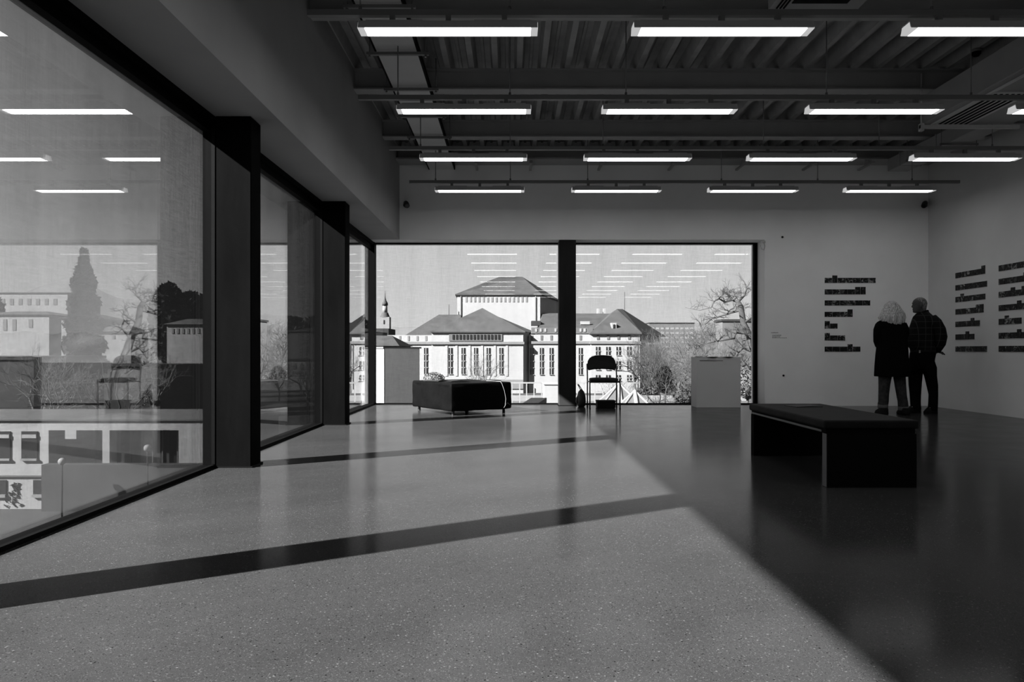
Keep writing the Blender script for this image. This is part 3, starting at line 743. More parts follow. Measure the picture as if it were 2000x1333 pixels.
# --- man in profile
YP = 11.2; SP = F/YP; U = .2025/SP
mn = empty('person', (C(600, 1225).x, YP, 0)); tag(mn, 'man in a dark checked shirt standing with hands behind his back, turned towards the woman', 'person')
b = MB(); hcx = C(568, 180).x; hz = C(568, 182).z
head(b, Vector((hcx, YP, hz)), PI-.12, 1.0)
b.tube([Vector((C(585, 235).x, YP, C(0, 225).z)), Vector((C(600, 300).x, YP, C(0, 310).z))], [.058, .066], 14)
b.loft([sec(290, 550, 660, .16), sec(420, 500, 720, .17), sec(530, 480, 715, .17), sec(640, 500, 705, .16), sec(760, 500, 690, .15)], 20)
for (xa, ya, da), (xb, yb, db), (xc, yc, dc) in (((560, 760, .06), (555, 960, .06), (560, 1170, .05)), ((650, 760, -.07), (675, 980, -.07), (680, 1180, -.08))):
    b.tube([C(xa, ya, da), C(xb, yb, db), C(xc, yc, dc)], [.07, .048, .038], 12)
for dy, in ((-1,), (1,)):
    sh = C(655, 310, dy*.15); el = C(712, 490, dy*.2); wr = C(712, 625, dy*.06)
    b.tube([sh, (sh+el)/2, el, (el+wr)/2, wr], [.048, .044, .038, .034, .026], 10)
    hand(b, wr, Vector((.25, -dy*.9, -.25)), Vector((.2, 0, .9)) if dy < 0 else Vector((-.2, 0, .9)), 1.0, .8, 1)
hand(b, C(712, 632, -.10), Vector((1, .1, -.15)), Vector((0, .3, -1)), .85, .6, 1)
remesh(rel(b, mn.location), 'body', .006, M['skin'], mn)
b = MB(); b.loft([sec(640, 500, 716, .165), sec(620, 494, 722, .17), sec(600, 490, 722, .178), sec(570, 470, 722, .182), sec(520, 460, 722, .185), sec(470, 464, 726, .19), sec(420, 478, 730, .19), sec(360, 500, 730, .195), sec(320, 514, 716, .19), sec(290, 525, 695, .165), sec(262, 548, 668, .11), sec(243, 565, 655, .07)], 40, fn=lambda a, k, z: 1+.012*math.sin(a*6+k))
b.build('shirt', M['plaid'], rel(b, mn.location) and mn)
for dy in (-1, 1):
    b = MB(); b.tube([C(645, 312, dy*.12), C(668, 355, dy*.17), C(694, 420, dy*.195), C(708, 490, dy*.195), C(712, 555, dy*.16), C(714, 622, dy*.09)], [.08, .085, .085, .085, .075, .045], 16); b.build('sleeve', M['plaid'], rel(b, mn.location) and mn)
b = MB(); b.tube([C(555, 262, -.03), C(590, 250, -.07), C(635, 238, -.05)], .02, 8); b.build('collar', M['plaid'], rel(b, mn.location) and mn)
b = MB(); b.loft([sec(640, 494, 722, .172), sec(615, 494, 724, .174)], 32); b.build('belt', M['shoe'], rel(b, mn.location) and mn)
b = MB(); p_ = C(520, 628, -.155); b.box(p_.x-.006, p_.x+.006, p_.y-.01, p_.y+.01, p_.z-.02, p_.z+.02); b.build('key_clip', M['metalb'], rel(b, mn.location) and mn)
b = MB(); b.loft([sec(830, 488, 708, .12), sec(760, 482, 702, .15), sec(700, 484, 708, .165), sec(635, 492, 722, .168)], 28); b.build('trouser_seat', M['trousers'], rel(b, mn.location) and mn)
for dy, S in ((.055, [(700, 510, 600), (780, 484, 625), (860, 488, 612), (950, 492, 606), (1040, 502, 602), (1110, 505, 598), (1150, 508, 600), (1185, 505, 605)]), (-.065, [(690, 590, 680), (780, 560, 705), (860, 600, 710), (950, 622, 722), (1040, 640, 722), (1120, 638, 721), (1190, 632, 719)])):
    b = MB(); b.loft([sec(y, x0, x1, (x1-x0)*U*.5, dy) for y, x0, x1 in reversed(S)], 20, fn=lambda a, k, z: 1+.02*math.sin(a*3+k*2)); b.build('trouser_leg', M['trousers'], rel(b, mn.location) and mn)
for dy, x0, x1 in ((.055, 450, 606), (-.065, 590, 722)):
    a0, a1 = C(x0, 1225).x, C(x1, 1225).x; b = MB(); m_ = (a0+a1)/2; hh = (a1-a0)/2
    b.loft([(m_, YP+dy, 0, hh, .05), (m_, YP+dy, .025, hh, .052), (m_+hh*.12, YP+dy, .06, hh*.85, .048), (m_+hh*.3, YP+dy, .10, hh*.62, .042), (m_+hh*.42, YP+dy, .13, hh*.45, .038)], 22, pw=2.4)
    sh = b.build('shoe', M['shoe'], rel(b, mn.location) and mn)
    b = MB(); q = Vector((m_-hh*.28-mn.location.x, dy-.03, .085)); b.tube([q, q+Vector((.03, -.006, .02)), q+Vector((.05, 0, .03))], .004, 6); b.build('lace', M['lace'], sh)
# grey hair: a cap around back and top of the head
b = MB(); R = []; n = 26
for z, rx, ry, ox in ((-.085, .052, .055, -.045), (-.06, .062, .068, -.038), (-.03, .072, .077, -.034), (0, .080, .082, -.030), (.03, .088, .085, -.026), (.06, .090, .083, -.020), (.085, .080, .073, -.016), (.105, .058, .055, -.014), (.120, .028, .027, -.012)):
    ring = []
    for i in range(n):
        a = 2*PI*i/n; g = 1+.03*math.sin(a*7+z*60)
        if z < .05 and math.cos(a) > .2: g *= .80
        ring.append((hcx-(ox+rx*math.cos(a)*g)-mn.location.x, ry*math.sin(a)*g, hz+z))
    R.append(ring)
b.rings(R); b.build('hair', M['ghair'], mn, fix=True)
#OUTSIDE
# ------------------------------------------------------------------ the town outside
GZ = -6.0
def bx(o, name, m, parent, px0, px1, py0, py1, Y, d, y_back=None):
    """a block whose front stands at depth Y and covers the given width and height there"""
    b = MB(); b.box(WX(px0, Y)-o.x, WX(px1, Y)-o.x, Y-o.y, Y+d-o.y, WZ(py1, Y)-o.z, WZ(py0, Y)-o.z); return b.build(name, m, parent)
b = MB(); b.prism([(-700, 14), (700, 14), (700, 900), (-700, 900)], GZ-.5, GZ); b.prism([(-700, -60), (-2.9, -60), (-2.9, 14), (-700, 14)], GZ-.5, GZ)
b.prism([(7.5, -60), (700, -60), (700, 14), (7.5, 14)], GZ-.5, GZ)
struct(b.build('ground', M['ground']), 'town ground below the gallery windows')

# hills
def ridge(name, Y, pts, label, m):
    n = len(pts); R = [[], [], []]
    b = MB()
    front = [(WX(px, Y), Y, GZ-1) for px, py in pts]; top = [(WX(px, Y), Y+40, WZ(py, Y+40)) for px, py in pts]; back = [(WX(px, Y), Y+200, GZ-1) for px, py in pts]
    b.rings([front, top, back], cap=False, closed=False); o = b.build(name, m); struct(o, label); return o
random.seed(3)
pts = [(px, 600+12*math.sin(px*.004)-8*noise.noise(Vector((px*.01, 0, 0)))*2+(-55 if -400 < px < 330 else 0)*math.exp(-((px-60)/170)**2)-abs(noise.noise(Vector((px*.07, 3, 0))))*6) for px in range(-2600, 3200, 14)]
pts = [(px, py+(40 if px > 500 else 18 if px > 330 else 6)) for px, py in pts]
ridge('hill', 420, pts, 'low wooded hills on the horizon behind the town', M['hill'])

def win(o, par, Y, cx, y0, y1, wpx, cols=2, rows=3, group=None):
    """one framed window in a facade at depth Y: pane, sash bars"""
    s = Y/F; x0, x1 = WX(cx-wpx/2, Y)-o.x, WX(cx+wpx/2, Y)-o.x; z0, z1 = WZ(y1, Y)-o.z, WZ(y0, Y)-o.z; y = Y-o.y
    b = MB(); b.box(x0, x1, y-.06, y+.02, z0, z1); p = b.build('window', M['oglass'], par)
    b = MB(); t = (x1-x0)*.10
    for i in range(1, cols): xx = x0+(x1-x0)*i/cols; b.box(xx-t, xx+t, y-.12, y-.05, z0, z1)
    for i in range(1, rows): zz = z0+(z1-z0)*i/rows; b.box(x0, x1, y-.12, y-.05, zz-t*.8, zz+t*.8)
    b.box(x0-t, x1+t, y-.14, y, z0-t, z0); q = b.build('sash', M['sash'], p); q['kind'] = 'stuff'
    return p

# --- the theatre
YO = 120.0
th_o = Vector((WX(940, YO), YO, GZ))
op = empty('theatre', th_o); tag(op, 'large white theatre with stage tower, hipped dark roofs and tall windows', 'building')
def pl_(pts, z0, z1, name, m, parent=op):
    b = MB(); b.prism([(x-th_o.x, y-th_o.y) for x, y in pts], z0-th_o.z, z1-th_o.z); return b.build(name, m, parent)
zc = WZ(668, YO)
# left wing
Yl = 120.4
pl_([(WX(755, Yl), Yl), (WX(860, Yl), Yl), (WX(860, Yl), 150), (WX(760, Yl)-.5, 150)], GZ, WZ(673, Yl), 'wing_wall', M['ow'])
pl_([(WX(754, Yl), Yl-.2), (WX(860, Yl), Yl-.2), (WX(860, Yl), 150), (WX(754, Yl), 150)], WZ(673, Yl), WZ(668, Yl), 'cornice', M['ow2'])
pl_([(WX(756, Yl), Yl+.3), (WX(860, Yl), Yl+.3), (WX(860, Yl), 149), (WX(756, Yl), 149)], WZ(668, Yl), WZ(655, Yl), 'attic', M['ow'])
# central block with a slanting right flank
Yc = 119.3
pl_([(WX(843, Yc), Yc), (WX(1022, Yc), Yc), (WX(1034, 121.5), 121.5), (WX(1034, 122), 150), (WX(843, Yc), 150)], GZ, WZ(673, Yc), 'centre_wall', M['ow'])
pl_([(WX(842, Yc), Yc-.25), (WX(1024, Yc), Yc-.25), (WX(1036, 121.5), 121.5), (WX(1036, 122), 150), (WX(842, Yc), 150)], WZ(673, Yc), WZ(668, Yc), 'cornice', M['ow2'])
pl_([(WX(843, Yc), Yc+.1), (WX(1022, Yc), Yc+.1), (WX(1033, 121.5), 121.5), (WX(1033, 122), 150), (WX(843, Yc), 150)], WZ(668, Yc), WZ(648.5, Yc), 'attic', M['ow'])
# link and right wing
Yr = 120.4
pl_([(WX(1033, Yr), Yr), (WX(1156, Yr), Yr), (WX(1156, Yr), 145), (WX(1033, Yr), 145)], GZ, WZ(672, Yr), 'link_wall', M['ow'])
pl_([(WX(1033, Yr), Yr-.2), (WX(1156, Yr), Yr-.2), (WX(1156, Yr), 145), (WX(1033, Yr), 145)], WZ(672, Yr), WZ(667, Yr), 'cornice', M['ow2'])
pl_([(WX(1033, Yr), Yr+.3), (WX(1156, Yr), Yr+.3), (WX(1156, Yr), 145), (WX(1033, Yr), 145)], WZ(667, Yr), WZ(654, Yr), 'attic', M['ow'])
Yp = 119.8
pl_([(WX(1154, Yp), Yp), (WX(1250, Yp), Yp), (WX(1290, 144), 144), (WX(1154, Yp), 144)], GZ, WZ(672, Yp), 'pavilion_wall', M['ow'])
pl_([(WX(1152, Yp), Yp-.2), (WX(1252, Yp), Yp-.2), (WX(1265, 140), 140.5), (WX(1152, Yp), 140)], WZ(672, Yp), WZ(667, Yp), 'cornice', M['ow2'])
pl_([(WX(1154, Yp), Yp+.2), (WX(1250, Yp), Yp+.2), (WX(1290, 144), 144), (WX(1154, Yp), 144)], WZ(667, Yp), WZ(651, Yp), 'attic', M['ow'])
# stage tower, right flank running back and out
Yt = 132.0
pl_([(WX(893, Yt), Yt), (WX(1055, Yt), Yt), (WX(1092, 150), 150), (WX(900, 150), 150)], WZ(700, Yt), WZ(576, Yt), 'stage_tower_wall', M['ow'])
for px in (900, 1046):
    bx(th_o, 'tower_pilaster', M['ow2'], op, px-.8, px+.8, 577, 628, Yt-.15, .2)
# roofs: a base ring and a ridge
def roof(name, base, rid):
    b = MB(); o_ = th_o
    B = [Vector(p)-o_ for p in base]; Rr = [Vector(p)-o_ for p in rid]
    b.poly([B[0], B[1], Rr[1], Rr[0]]); b.poly([B[1], B[2], Rr[2 % len(Rr)] if len(Rr) > 2 else Rr[1]])
    b.poly([B[2], B[3], Rr[0], Rr[1]]); b.poly([B[3], B[0], Rr[0]])
    # eaves thickness
    for i in range(4):
        p, q = B[i], B[(i+1) % 4]; b.poly([p-Vector((0, 0, .18)), q-Vector((0, 0, .18)), q, p])
    b.poly([p_-Vector((0, 0, .18)) for p_ in reversed(B)])
    return b.build(name, M['orf'], op, fix=False)
z = WZ(575, Yt-.25)
roof('tower_roof', [(WX(889, Yt-.25), Yt-.25, z), (WX(1058, Yt-.25), Yt-.25, z), (WX(1097, 151), 151, z), (WX(897, 151), 151, z)], [(WX(975, 140), 140, WZ(541, 140)), (WX(1020, 142), 142, WZ(541, 142))])
z = WZ(648, Yc-.2)
roof('centre_roof', [(WX(841, Yc-.2), Yc-.2, z), (WX(1026, Yc-.2), Yc-.2, z), (WX(1058, 136), 136, z), (WX(841, Yc-.2), 136, z)], [(WX(942, 124), 124, WZ(602, 124)), (WX(958, 131), 131, WZ(602, 131)-1)])
z = WZ(655, Yl-.2)
roof('wing_roof', [(WX(790, Yl-.2), Yl+.5, z), (WX(900, Yl-.2), Yl+.5, z), (WX(900, Yl), 148, z), (WX(790, Yl), 148, z)], [(WX(857, 131), 131, WZ(615, 131)), (WX(900, 131), 131, WZ(615, 131))])
z = WZ(654, Yr)
roof('link_roof', [(WX(1050, Yr), Yr+.5, z), (WX(1170, Yr), Yr+.5, z), (WX(1170, Yr), 144, z), (WX(1040, Yr), 144, z)], [(WX(1060, 133), 133, WZ(612, 133)), (WX(1200, 133), 133, WZ(613, 133))])
z = WZ(651, Yp-.2)
roof('pavilion_roof', [(WX(1152, Yp-.2), Yp-.2, z), (WX(1254, Yp-.2), Yp-.2, z), (WX(1300, 146), 146, z), (WX(1152, Yp), 146, z)], [(WX(1205, 129), 129, WZ(604, 129)), (WX(1216, 132), 132, WZ(604, 132))])
# windows
for px in (827, ): win(th_o, op, Yl, 832, 680, 731, 7.5, 2, 4)
for px in (880, 905, 929.5, 954, 979): win(th_o, op, Yc, px, 680, 731, 7.5, 2, 4)
for px in (1039, 1058, 1077, 1096, 1115, 1134): win(th_o, op, Yr, px, 680, 732, 7.5, 2, 4)
for px in (1168, 1188, 1208, 1229):
    for y0, y1 in ((678, 694), (706, 722.5), (733, 744)): win(th_o, op, Yp, px, y0, y1, 8.5, 2, 2)
bx(th_o, 'grille_band', M['grey'], op, 877, 981, 651.5, 666.5, Yc-.02, .1)
for i in range(14):
    px = 885.5+i*6.85; bx(th_o, 'window', M['oglass'], op, px-1.9, px+1.9, 654, 663.5, Yc-.09, .1)
for px in (781, 798, 815, 832): bx(th_o, 'window', M['ow2'], op, px-1.8, px+1.8, 656.5, 666, Yl+.25, .1)
for px in (1039, 1058, 1077, 1134): bx(th_o, 'window', M['grey'], op, px-2.2, px+2.2, 655.5, 665, Yr+.25, .1)
for px in (1168, 1188, 1208, 1229): bx(th_o, 'window', M['grey'], op, px-2.4, px+2.4, 654.5, 663.5, Yp+.12, .1)
for i in range(15):
    px = 911+i*8.4; bx(th_o, 'window', M['ow2'], op, px-1.7, px+1.7, 579.5, 590.5, Yt-.05, .1)
bx(th_o, 'dormer_row', M['grey'], op, 1038, 1158, 640, 652, Yr+.8, 2)
for px in (1047, 1056, 1065, 1085, 1134, 1142): bx(th_o, 'dormer_window', M['sash'], op, px-2, px+2, 642, 648.5, Yr+.72, .1)
bx(th_o, 'roof_box', M['dgrey'], op, 1038, 1056, 627, 636, 126, 3)
bx(th_o, 'roof_skylight', M['sash'], op, 1134, 1152, 628, 634, 126, .4)
bx(th_o, 'dormer', M['sash'], op, 1194.5, 1204, 631, 644.5, 121.3, 3)
bx(th_o, 'dormer_pane', M['oglass'], op, 1197.5, 1201, 634, 642.5, 121.2, .12)
for px in (1169, 1181): bx(th_o, 'chimney', M['sash'], op, px-2, px+2, 603, 614, 133, 1.2)
b = MB(); p0 = W(1220, 606, 130)-th_o; b.tube([p0, p0+Vector((0, 0, 3.2))], .05, 5); b.build('mast', M['dgrey'], op)
b = MB(); p0 = W(877, 617, 131)-th_o; b.tube([p0, p0+Vector((0, 0, 2.0))], .05, 5); b.build('mast', M['dgrey'], op)
for px in (872, 891.5, 917, 941.5, 966.5, 990):
    bx(th_o, 'wall_pilaster', M['ow'], op, px-2.2, px+2.2, 675, 735, Yc-.08, .1)
bx(th_o, 'drainpipe', M['ow2'], op, 1244.5, 1245.6, 672, 760, Yp-.1, .1)
bx(th_o, 'base_course', M['ow2'], op, 843, 1022, 742, 760, Yc-.15, .2)

# --- steeple
o_ = Vector((WX(752, 210), 210, GZ)); st = empty('church', o_); tag(st, 'distant church steeple with onion lantern at the left of the end windows', 'church')
s_ = 210/F
def stp(name, m, secs, n=8):
    b = MB(); b.loft([(dx*s_, 0, WZ(py, 210)-GZ, r*s_, r*s_) for dx, py, r in secs], n, rot=PI/8, cap=True); return b.build(name, m, st)
stp('tower_shaft', M['stone'], [(0, 705, 9.5), (0, 625, 9.5)], 4)
b = MB(); b.box(-10*s_, 10*s_, -10*s_, 10*s_, 0, WZ(620, 210)-GZ); b.build('tower_base', M['stone'], st)
stp('gallery', M['copper'], [(0, 621, 11), (0, 618, 9), (0, 612, 6.5), (0, 611, 6)])
stp('lantern', M['stone'], [(0, 612, 5), (0, 596, 4.5)])
stp('dome', M['copper'], [(0, 597, 6), (0, 592, 5.5), (0, 588, 3), (0, 582, 1.2), (0, 568, .3)])
b = MB(); b.box(-1.3*s_, 1.3*s_, -10.3*s_, -9.9*s_, WZ(634, 210)-GZ, WZ(626, 210)-GZ); b.build('belfry_opening', M['oglass'], st)
bx(o_, 'nave_roof', M['dgrey'], st, 715, 759, 642, 690, 205, 12)

# --- other houses seen through the end windows
def house(label, px0, px1, py_top, Y, depth, m, wins=(), wm=None, roofh=0, cat='building', base=GZ, name='town_building', rm=None, ww=3.2):
    o = Vector((WX((px0+px1)/2, Y), Y, base)); r = empty(name, o); tag(r, label, cat)
    b = MB(); x0, x1 = WX(px0, Y)-o.x, WX(px1, Y)-o.x; zt = WZ(py_top, Y)-base
    b.box(x0, x1, 0, depth, 0, zt); b.build('wall', m, r)
    if roofh:
        b = MB(); h = roofh*Y/F
        A = [(x0-.3, -.3, zt), (x1+.3, -.3, zt), (x1+.3, depth+.3, zt), (x0-.3, depth+.3, zt)]; e_ = min(depth/2, (x1-x0)*.3)
        T = [(x0+e_, depth/2, zt+h), (x1-e_, depth/2, zt+h)]
        b.poly([A[0], A[1], T[1], T[0]]); b.poly([A[1], A[2], T[1]]); b.poly([A[2], A[3], T[0], T[1]]); b.poly([A[3], A[0], T[0]]); b.poly([A[3], A[2], A[1], A[0]])
        b.build('roof', rm or M['orf'], r)
    else:
        b = MB(); b.box(x0-.15, x1+.15, -.15, depth+.15, zt, zt+.25); b.build('roof_edge', rm or M['dgrey'], r)
    for (wx, y0, y1, wp) in wins:
        b = MB(); b.box(WX(wx-wp/2, Y)-o.x, WX(wx+wp/2, Y)-o.x, -.06, .02, WZ(y1, Y)-base, WZ(y0, Y)-base); b.build('window', wm or M['oglass'], r)
    return r
# white corner block: sunlit face a darker skin, shaded face's colour lifted
o = Vector((-9.4, 55, GZ)); r = empty('town_building', o); tag(r, 'near plain block with sunlit left face and shaded right face below the steeple', 'building')
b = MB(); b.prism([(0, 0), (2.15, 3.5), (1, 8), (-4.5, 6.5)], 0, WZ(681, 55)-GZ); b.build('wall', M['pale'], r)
b = MB(); b.prism([(-.02, -.03), (-4.52, 6.4), (-4.56, 6.36), (-.06, -.06)], 0, WZ(680, 55)-GZ); b.build('sunlit_skin', M['ow'], r)
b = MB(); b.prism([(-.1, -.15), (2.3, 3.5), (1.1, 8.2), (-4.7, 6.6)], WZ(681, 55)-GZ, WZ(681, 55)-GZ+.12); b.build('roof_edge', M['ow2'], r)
house('low dark-roofed house beyond the plain block under the steeple', 690, 776, 676, 90, 12, M['grey'], roofh=22)
wl = [(1275+i*9.5, 640+j*9, 644+j*9, 7) for i in range(9) for j in range(6)]
house('broad hazy office block behind the bare trees, right of the theatre', 1268, 1356, 632, 230, 20, M['grey'], wl, M['stone'])
house('dark house with boxy roof behind the gnarled tree at the right', 1411, 1500, 628, 90, 3, M['grey'], [(1425, 650, 660, 5), (1445, 650, 660, 5), (1462, 650, 660, 5)], M['grey'])
house('second distant block at the far right of the end window', 1370, 1404, 654, 200, 3, M['grey'], [(1378, 656, 662, 4), (1390, 656, 662, 4)], M['grey'])
house('distant long grey roofline left of the steeple seen in the far side window', 560, 735, 648, 160, 14, M['grey'], roofh=12)

# --- terrace roof with glazed structures just outside the end windows
o = Vector((2, 20, GZ)); r = empty('flat_roof', o); tag(r, 'flat grey roof terrace below the end windows', 'roof')
b = MB(); b.box(-5, 14, 0, 30, 0, 3.55); b.build('roof_deck', M['grey'], r)
b = MB(); b.box(-5, 14, 29.6, 30, 3.55, 3.9); b.box(-5, 14, 0, .4, 3.55, 3.7); b.build('parapet', M['concrete'], r)
YR_ = 44
o = W(1045, 769, YR_); r = empty('railing', o); tag(r, 'white railing with square posts on the roof terrace behind the pouf', 'railing')
zb = GZ+3.55-o.z
for a, c_ in ((747, 749.5),):
    b = MB(); b.box(WX(990, YR_)-o.x, WX(1250, YR_)-o.x, -.05, .05, WZ(c_, YR_)-o.z, WZ(a, YR_)-o.z); b.build('top_rail', M['sash'], r)
for px in (1000, 1015, 1028.5, 1043, 1058, 1072, 1086, 1128, 1141, 1162, 1178, 1192, 1206):
    b = MB(); b.box(WX(px-1, YR_)-o.x, WX(px+1, YR_)-o.x, -.04, .04, zb, WZ(748, YR_)-o.z); b.build('post', M['sash'], r)
for px in (1170, 1184):
    b = MB(); b.tube([(WX(px, YR_)-o.x, 0, WZ(749, YR_)-o.z), (WX(px+10, YR_)-o.x, 0, WZ(768, YR_)-o.z)], .03, 5); b.build('brace', M['sash'], r)
b = MB(); x0, x1 = WX(1063, 41), WX(1092, 41); b.box(x0, x1, 41, 43, GZ+3.55, WZ(751, 41)); b.box(x0-.05, x1+.05, 40.95, 43.05, WZ(752, 41), WZ(750, 41))
tag(b.build('roof_cabinet', M['ow'], bevel=.02), 'white box on the roof terrace by the middle column', 'roof box')
o = Vector((WX(1020, 36), 36, GZ+3.55)); r = empty('skylight', o); tag(r, 'sloping dark skylight with pale kerb on the roof terrace', 'skylight')
b = MB(); b.prism([(-1.4, -1.5), (1.6, -.2), (1.6, 3), (-1.4, 3)], 0, .25); b.build('kerb', M['concrete'], r)
b = MB(); b.poly([(-1.0, -1.1, .28), (-.2, -.9, .28), (1.3, 2.2, .95), (.5, 2.2, .95)]); b.poly([(-1.0, -1.1, .26), (.5, 2.2, .25), (1.3, 2.2, .25), (-.2, -.9, .26)]); b.poly([(-1.0, -1.1, .26), (-1.0, -1.1, .28), (.5, 2.2, .95), (.5, 2.2, .25)]); b.poly([(.5, 2.2, .25), (.5, 2.2, .95), (1.3, 2.2, .95), (1.3, 2.2, .25)]); b.build('glazing', M['oglass'], r)
def pyramid(px, py_top, Y, half, label):
    zt = WZ(py_top, Y+half); z0 = GZ+3.55; o = Vector((WX(px, Y), Y+half, z0)); r = empty('roof_lantern', o); tag(r, label, 'skylight', 'glazed roof lanterns')
    h = zt-z0; q = half
    c4 = [(-q, -q, 0), (q, -q, 0), (q, q, 0), (-q, q, 0)]; t = q*.15
    b = MB(); 
    for i in range(4): b.poly([c4[i], c4[(i+1) % 4], (0, 0, h)])
    b.build('glass_slope', M['grey'], r)
    for i in range(4):
        b = MB(); b.tube([c4[i], (0, 0, h)], .05, 6); b.build('rib', M['sash'], r)
        b = MB(); b.tube([c4[i], c4[(i+1) % 4]], .08, 6); b.build('base_bar', M['sash'], r)
    b = MB(); b.tube([(0, -q, 0), (0, 0, h)], .10, 6); b.build('rib', M['sash'], r)
pyramid(1218, 750, 37, 1.6, 'white-ribbed glass pyramid on the roof terrace right of the chair')
pyramid(1250, 764, 33, 1.4, 'smaller white-ribbed glass pyramid in front of the larger one')

# --- bare trees
def grow(b, p, d, ln, rd, depth, spread, rng, wob=.25, n=4, up=.12):
    pts = [p.copy()]; rads = [rd]; seg = 3; dd = d.copy()
    for i in range(seg):
        dd = (dd+Vector((rng.uniform(-wob, wob), rng.uniform(-wob, wob), rng.uniform(-wob, wob)+up*.3))).normalized()
        pts.append(pts[-1]+dd*ln/seg); rads.append(rd*(1-.28*(i+1)/seg))
    b.tube(pts, rads, n, cap=False)
    if depth <= 0: return
    k = rng.choice((2, 3, 3)) if depth > 1 else rng.choice((2, 3, 4))
    for j in range(k):
        ax = Vector((rng.uniform(-1, 1), rng.uniform(-1, 1), rng.uniform(-1, 1))).normalized()
        nd = (dd+ax*spread*rng.uniform(.6, 1.2)+Vector((0, 0, up))).normalized()
        q = pts[rng.choice((1, 2, 3)) if j else 3]
        grow(b, q, nd, ln*rng.uniform(.62, .85), rads[-1]*rng.uniform(.7, .95), depth-1, spread, rng, wob, 4 if depth > 3 else 3, up)
def tree(px, Y, py_top, label, seed, depth=6, spread=.75, m='bark', base=GZ, rd=.02, group='bare trees in the town', trunk=.28, up=.12, name='bare_tree'):
    rng = random.Random(seed); o = Vector((WX(px, Y), Y, base)); H = WZ(py_top, Y)-base
    r = empty(name, o); tag(r, label, 'tree', group)
    b = MB(); b.tube([(0, 0, 0), (H*.012, 0, H*trunk*.5), (0, 0, H*trunk)], [H*rd, H*rd*.8, H*rd*.65], 7); b.build('trunk', M[m], r)
    b = MB()
    for j in range(4):
        grow(b, Vector((0, 0, H*trunk*rng.uniform(.75, 1))), Vector((rng.uniform(-.8, .8), rng.uniform(-.8, .8), 1)).normalized(), H*.24, H*rd*.62, depth-1, spread, rng, .3, 4, up)
    # scale crown to height
    zm = max(v[2] for v in b.v); k = (H-H*trunk*.75)/(zm-H*trunk*.75)
    b.v = [(x*k, y*k, H*trunk*.75+(z-H*trunk*.75)*k if z > H*trunk*.75 else z) for x, y, z in b.v]
    cr_ = b.build('crown', M[m], r); cr_['kind'] = 'stuff'
    return r
tree(930, 60, 682, 'slender bare tree in front of the theatre centre', 5, 6, .6, 'bark2', rd=.014)
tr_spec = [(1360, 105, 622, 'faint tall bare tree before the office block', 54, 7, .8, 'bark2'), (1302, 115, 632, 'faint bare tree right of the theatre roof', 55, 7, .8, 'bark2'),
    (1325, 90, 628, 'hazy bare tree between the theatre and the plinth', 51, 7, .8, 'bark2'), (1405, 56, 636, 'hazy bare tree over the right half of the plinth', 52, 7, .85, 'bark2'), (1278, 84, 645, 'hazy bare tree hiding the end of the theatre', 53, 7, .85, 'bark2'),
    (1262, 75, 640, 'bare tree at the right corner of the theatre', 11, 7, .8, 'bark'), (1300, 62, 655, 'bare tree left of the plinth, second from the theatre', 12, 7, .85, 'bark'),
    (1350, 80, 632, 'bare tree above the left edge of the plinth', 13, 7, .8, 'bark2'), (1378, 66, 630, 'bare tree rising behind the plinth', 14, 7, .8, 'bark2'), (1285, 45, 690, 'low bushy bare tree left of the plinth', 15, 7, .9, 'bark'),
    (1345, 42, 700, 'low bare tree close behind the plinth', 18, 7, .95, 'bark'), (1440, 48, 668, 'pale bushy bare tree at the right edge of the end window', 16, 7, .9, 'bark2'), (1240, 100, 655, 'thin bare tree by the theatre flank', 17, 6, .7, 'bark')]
for px, Y, pt, lab, sd_, dp, spd, mm in tr_spec: tree(px, Y, pt, lab, sd_, dp, spd, mm)
# the gnarled near tree
Yn = 26; o = Vector((WX(1505, Yn), Yn, GZ)); r = empty('gnarled_tree', o); tag(r, 'large gnarled bare tree with a crooked trunk at the right end of the window', 'tree', 'bare trees in the town')
def np_(px, py, dy=0): return W(px, py, Yn)+Vector((0, dy, 0))-o
b = MB(); b.tube([(0, 0, 0), np_(1492, 760), np_(1478, 700), np_(1466, 662), np_(1452, 632), np_(1447, 600), np_(1441, 588)], [.30, .22, .16, .13, .11, .10, .075], 10); b.build('trunk', M['bark'], r)
limbs = [([(1441, 590), (1432, 586), (1418, 590), (1404, 584), (1396, 582)], .05), ([(1441, 590), (1452, 578), (1460, 566), (1464, 552)], .05), ([(1432, 587), (1424, 574), (1418, 568)], .035),
    ([(1447, 606), (1432, 610), (1410, 618), (1398, 622), (1392, 632)], .05), ([(1466, 662), (1452, 652), (1436, 650), (1420, 662), (1400, 668), (1380, 676), (1360, 690)], .055),
    ([(1466, 662), (1480, 640), (1484, 625)], .06), ([(1474, 690), (1455, 680), (1442, 690), (1432, 700)], .05), ([(1488, 745), (1460, 718), (1448, 712), (1425, 706)], .07), ([(1400, 668), (1392, 652), (1380, 655), (1372, 640), (1376, 628)], .035),
    ([(1404, 584), (1392, 590), (1384, 602), (1370, 606), (1352, 598)], .025), ([(1452, 632), (1470, 615), (1490, 605)], .05)]
rng = random.Random(21)
for pts, rd in limbs:
    P_ = [np_(x, y, rng.uniform(-.3, .3)*i) for i, (x, y) in enumerate(pts)]
    b = MB(); b.tube(P_, [rd*(1-.7*i/(len(P_)-1)) for i in range(len(P_))], 7, cap=False)
    for i in range(1, len(P_)):
        for _ in range(3): grow(b, P_[i-1].lerp(P_[i], rng.random()), Vector((rng.uniform(-1, 1), rng.uniform(-.6, .6), rng.uniform(-.2, 1))).normalized(), .24, rd*.28, 3, .8, rng, .4, 4, .1)
    q = b.build('branch', M['bark'], r)
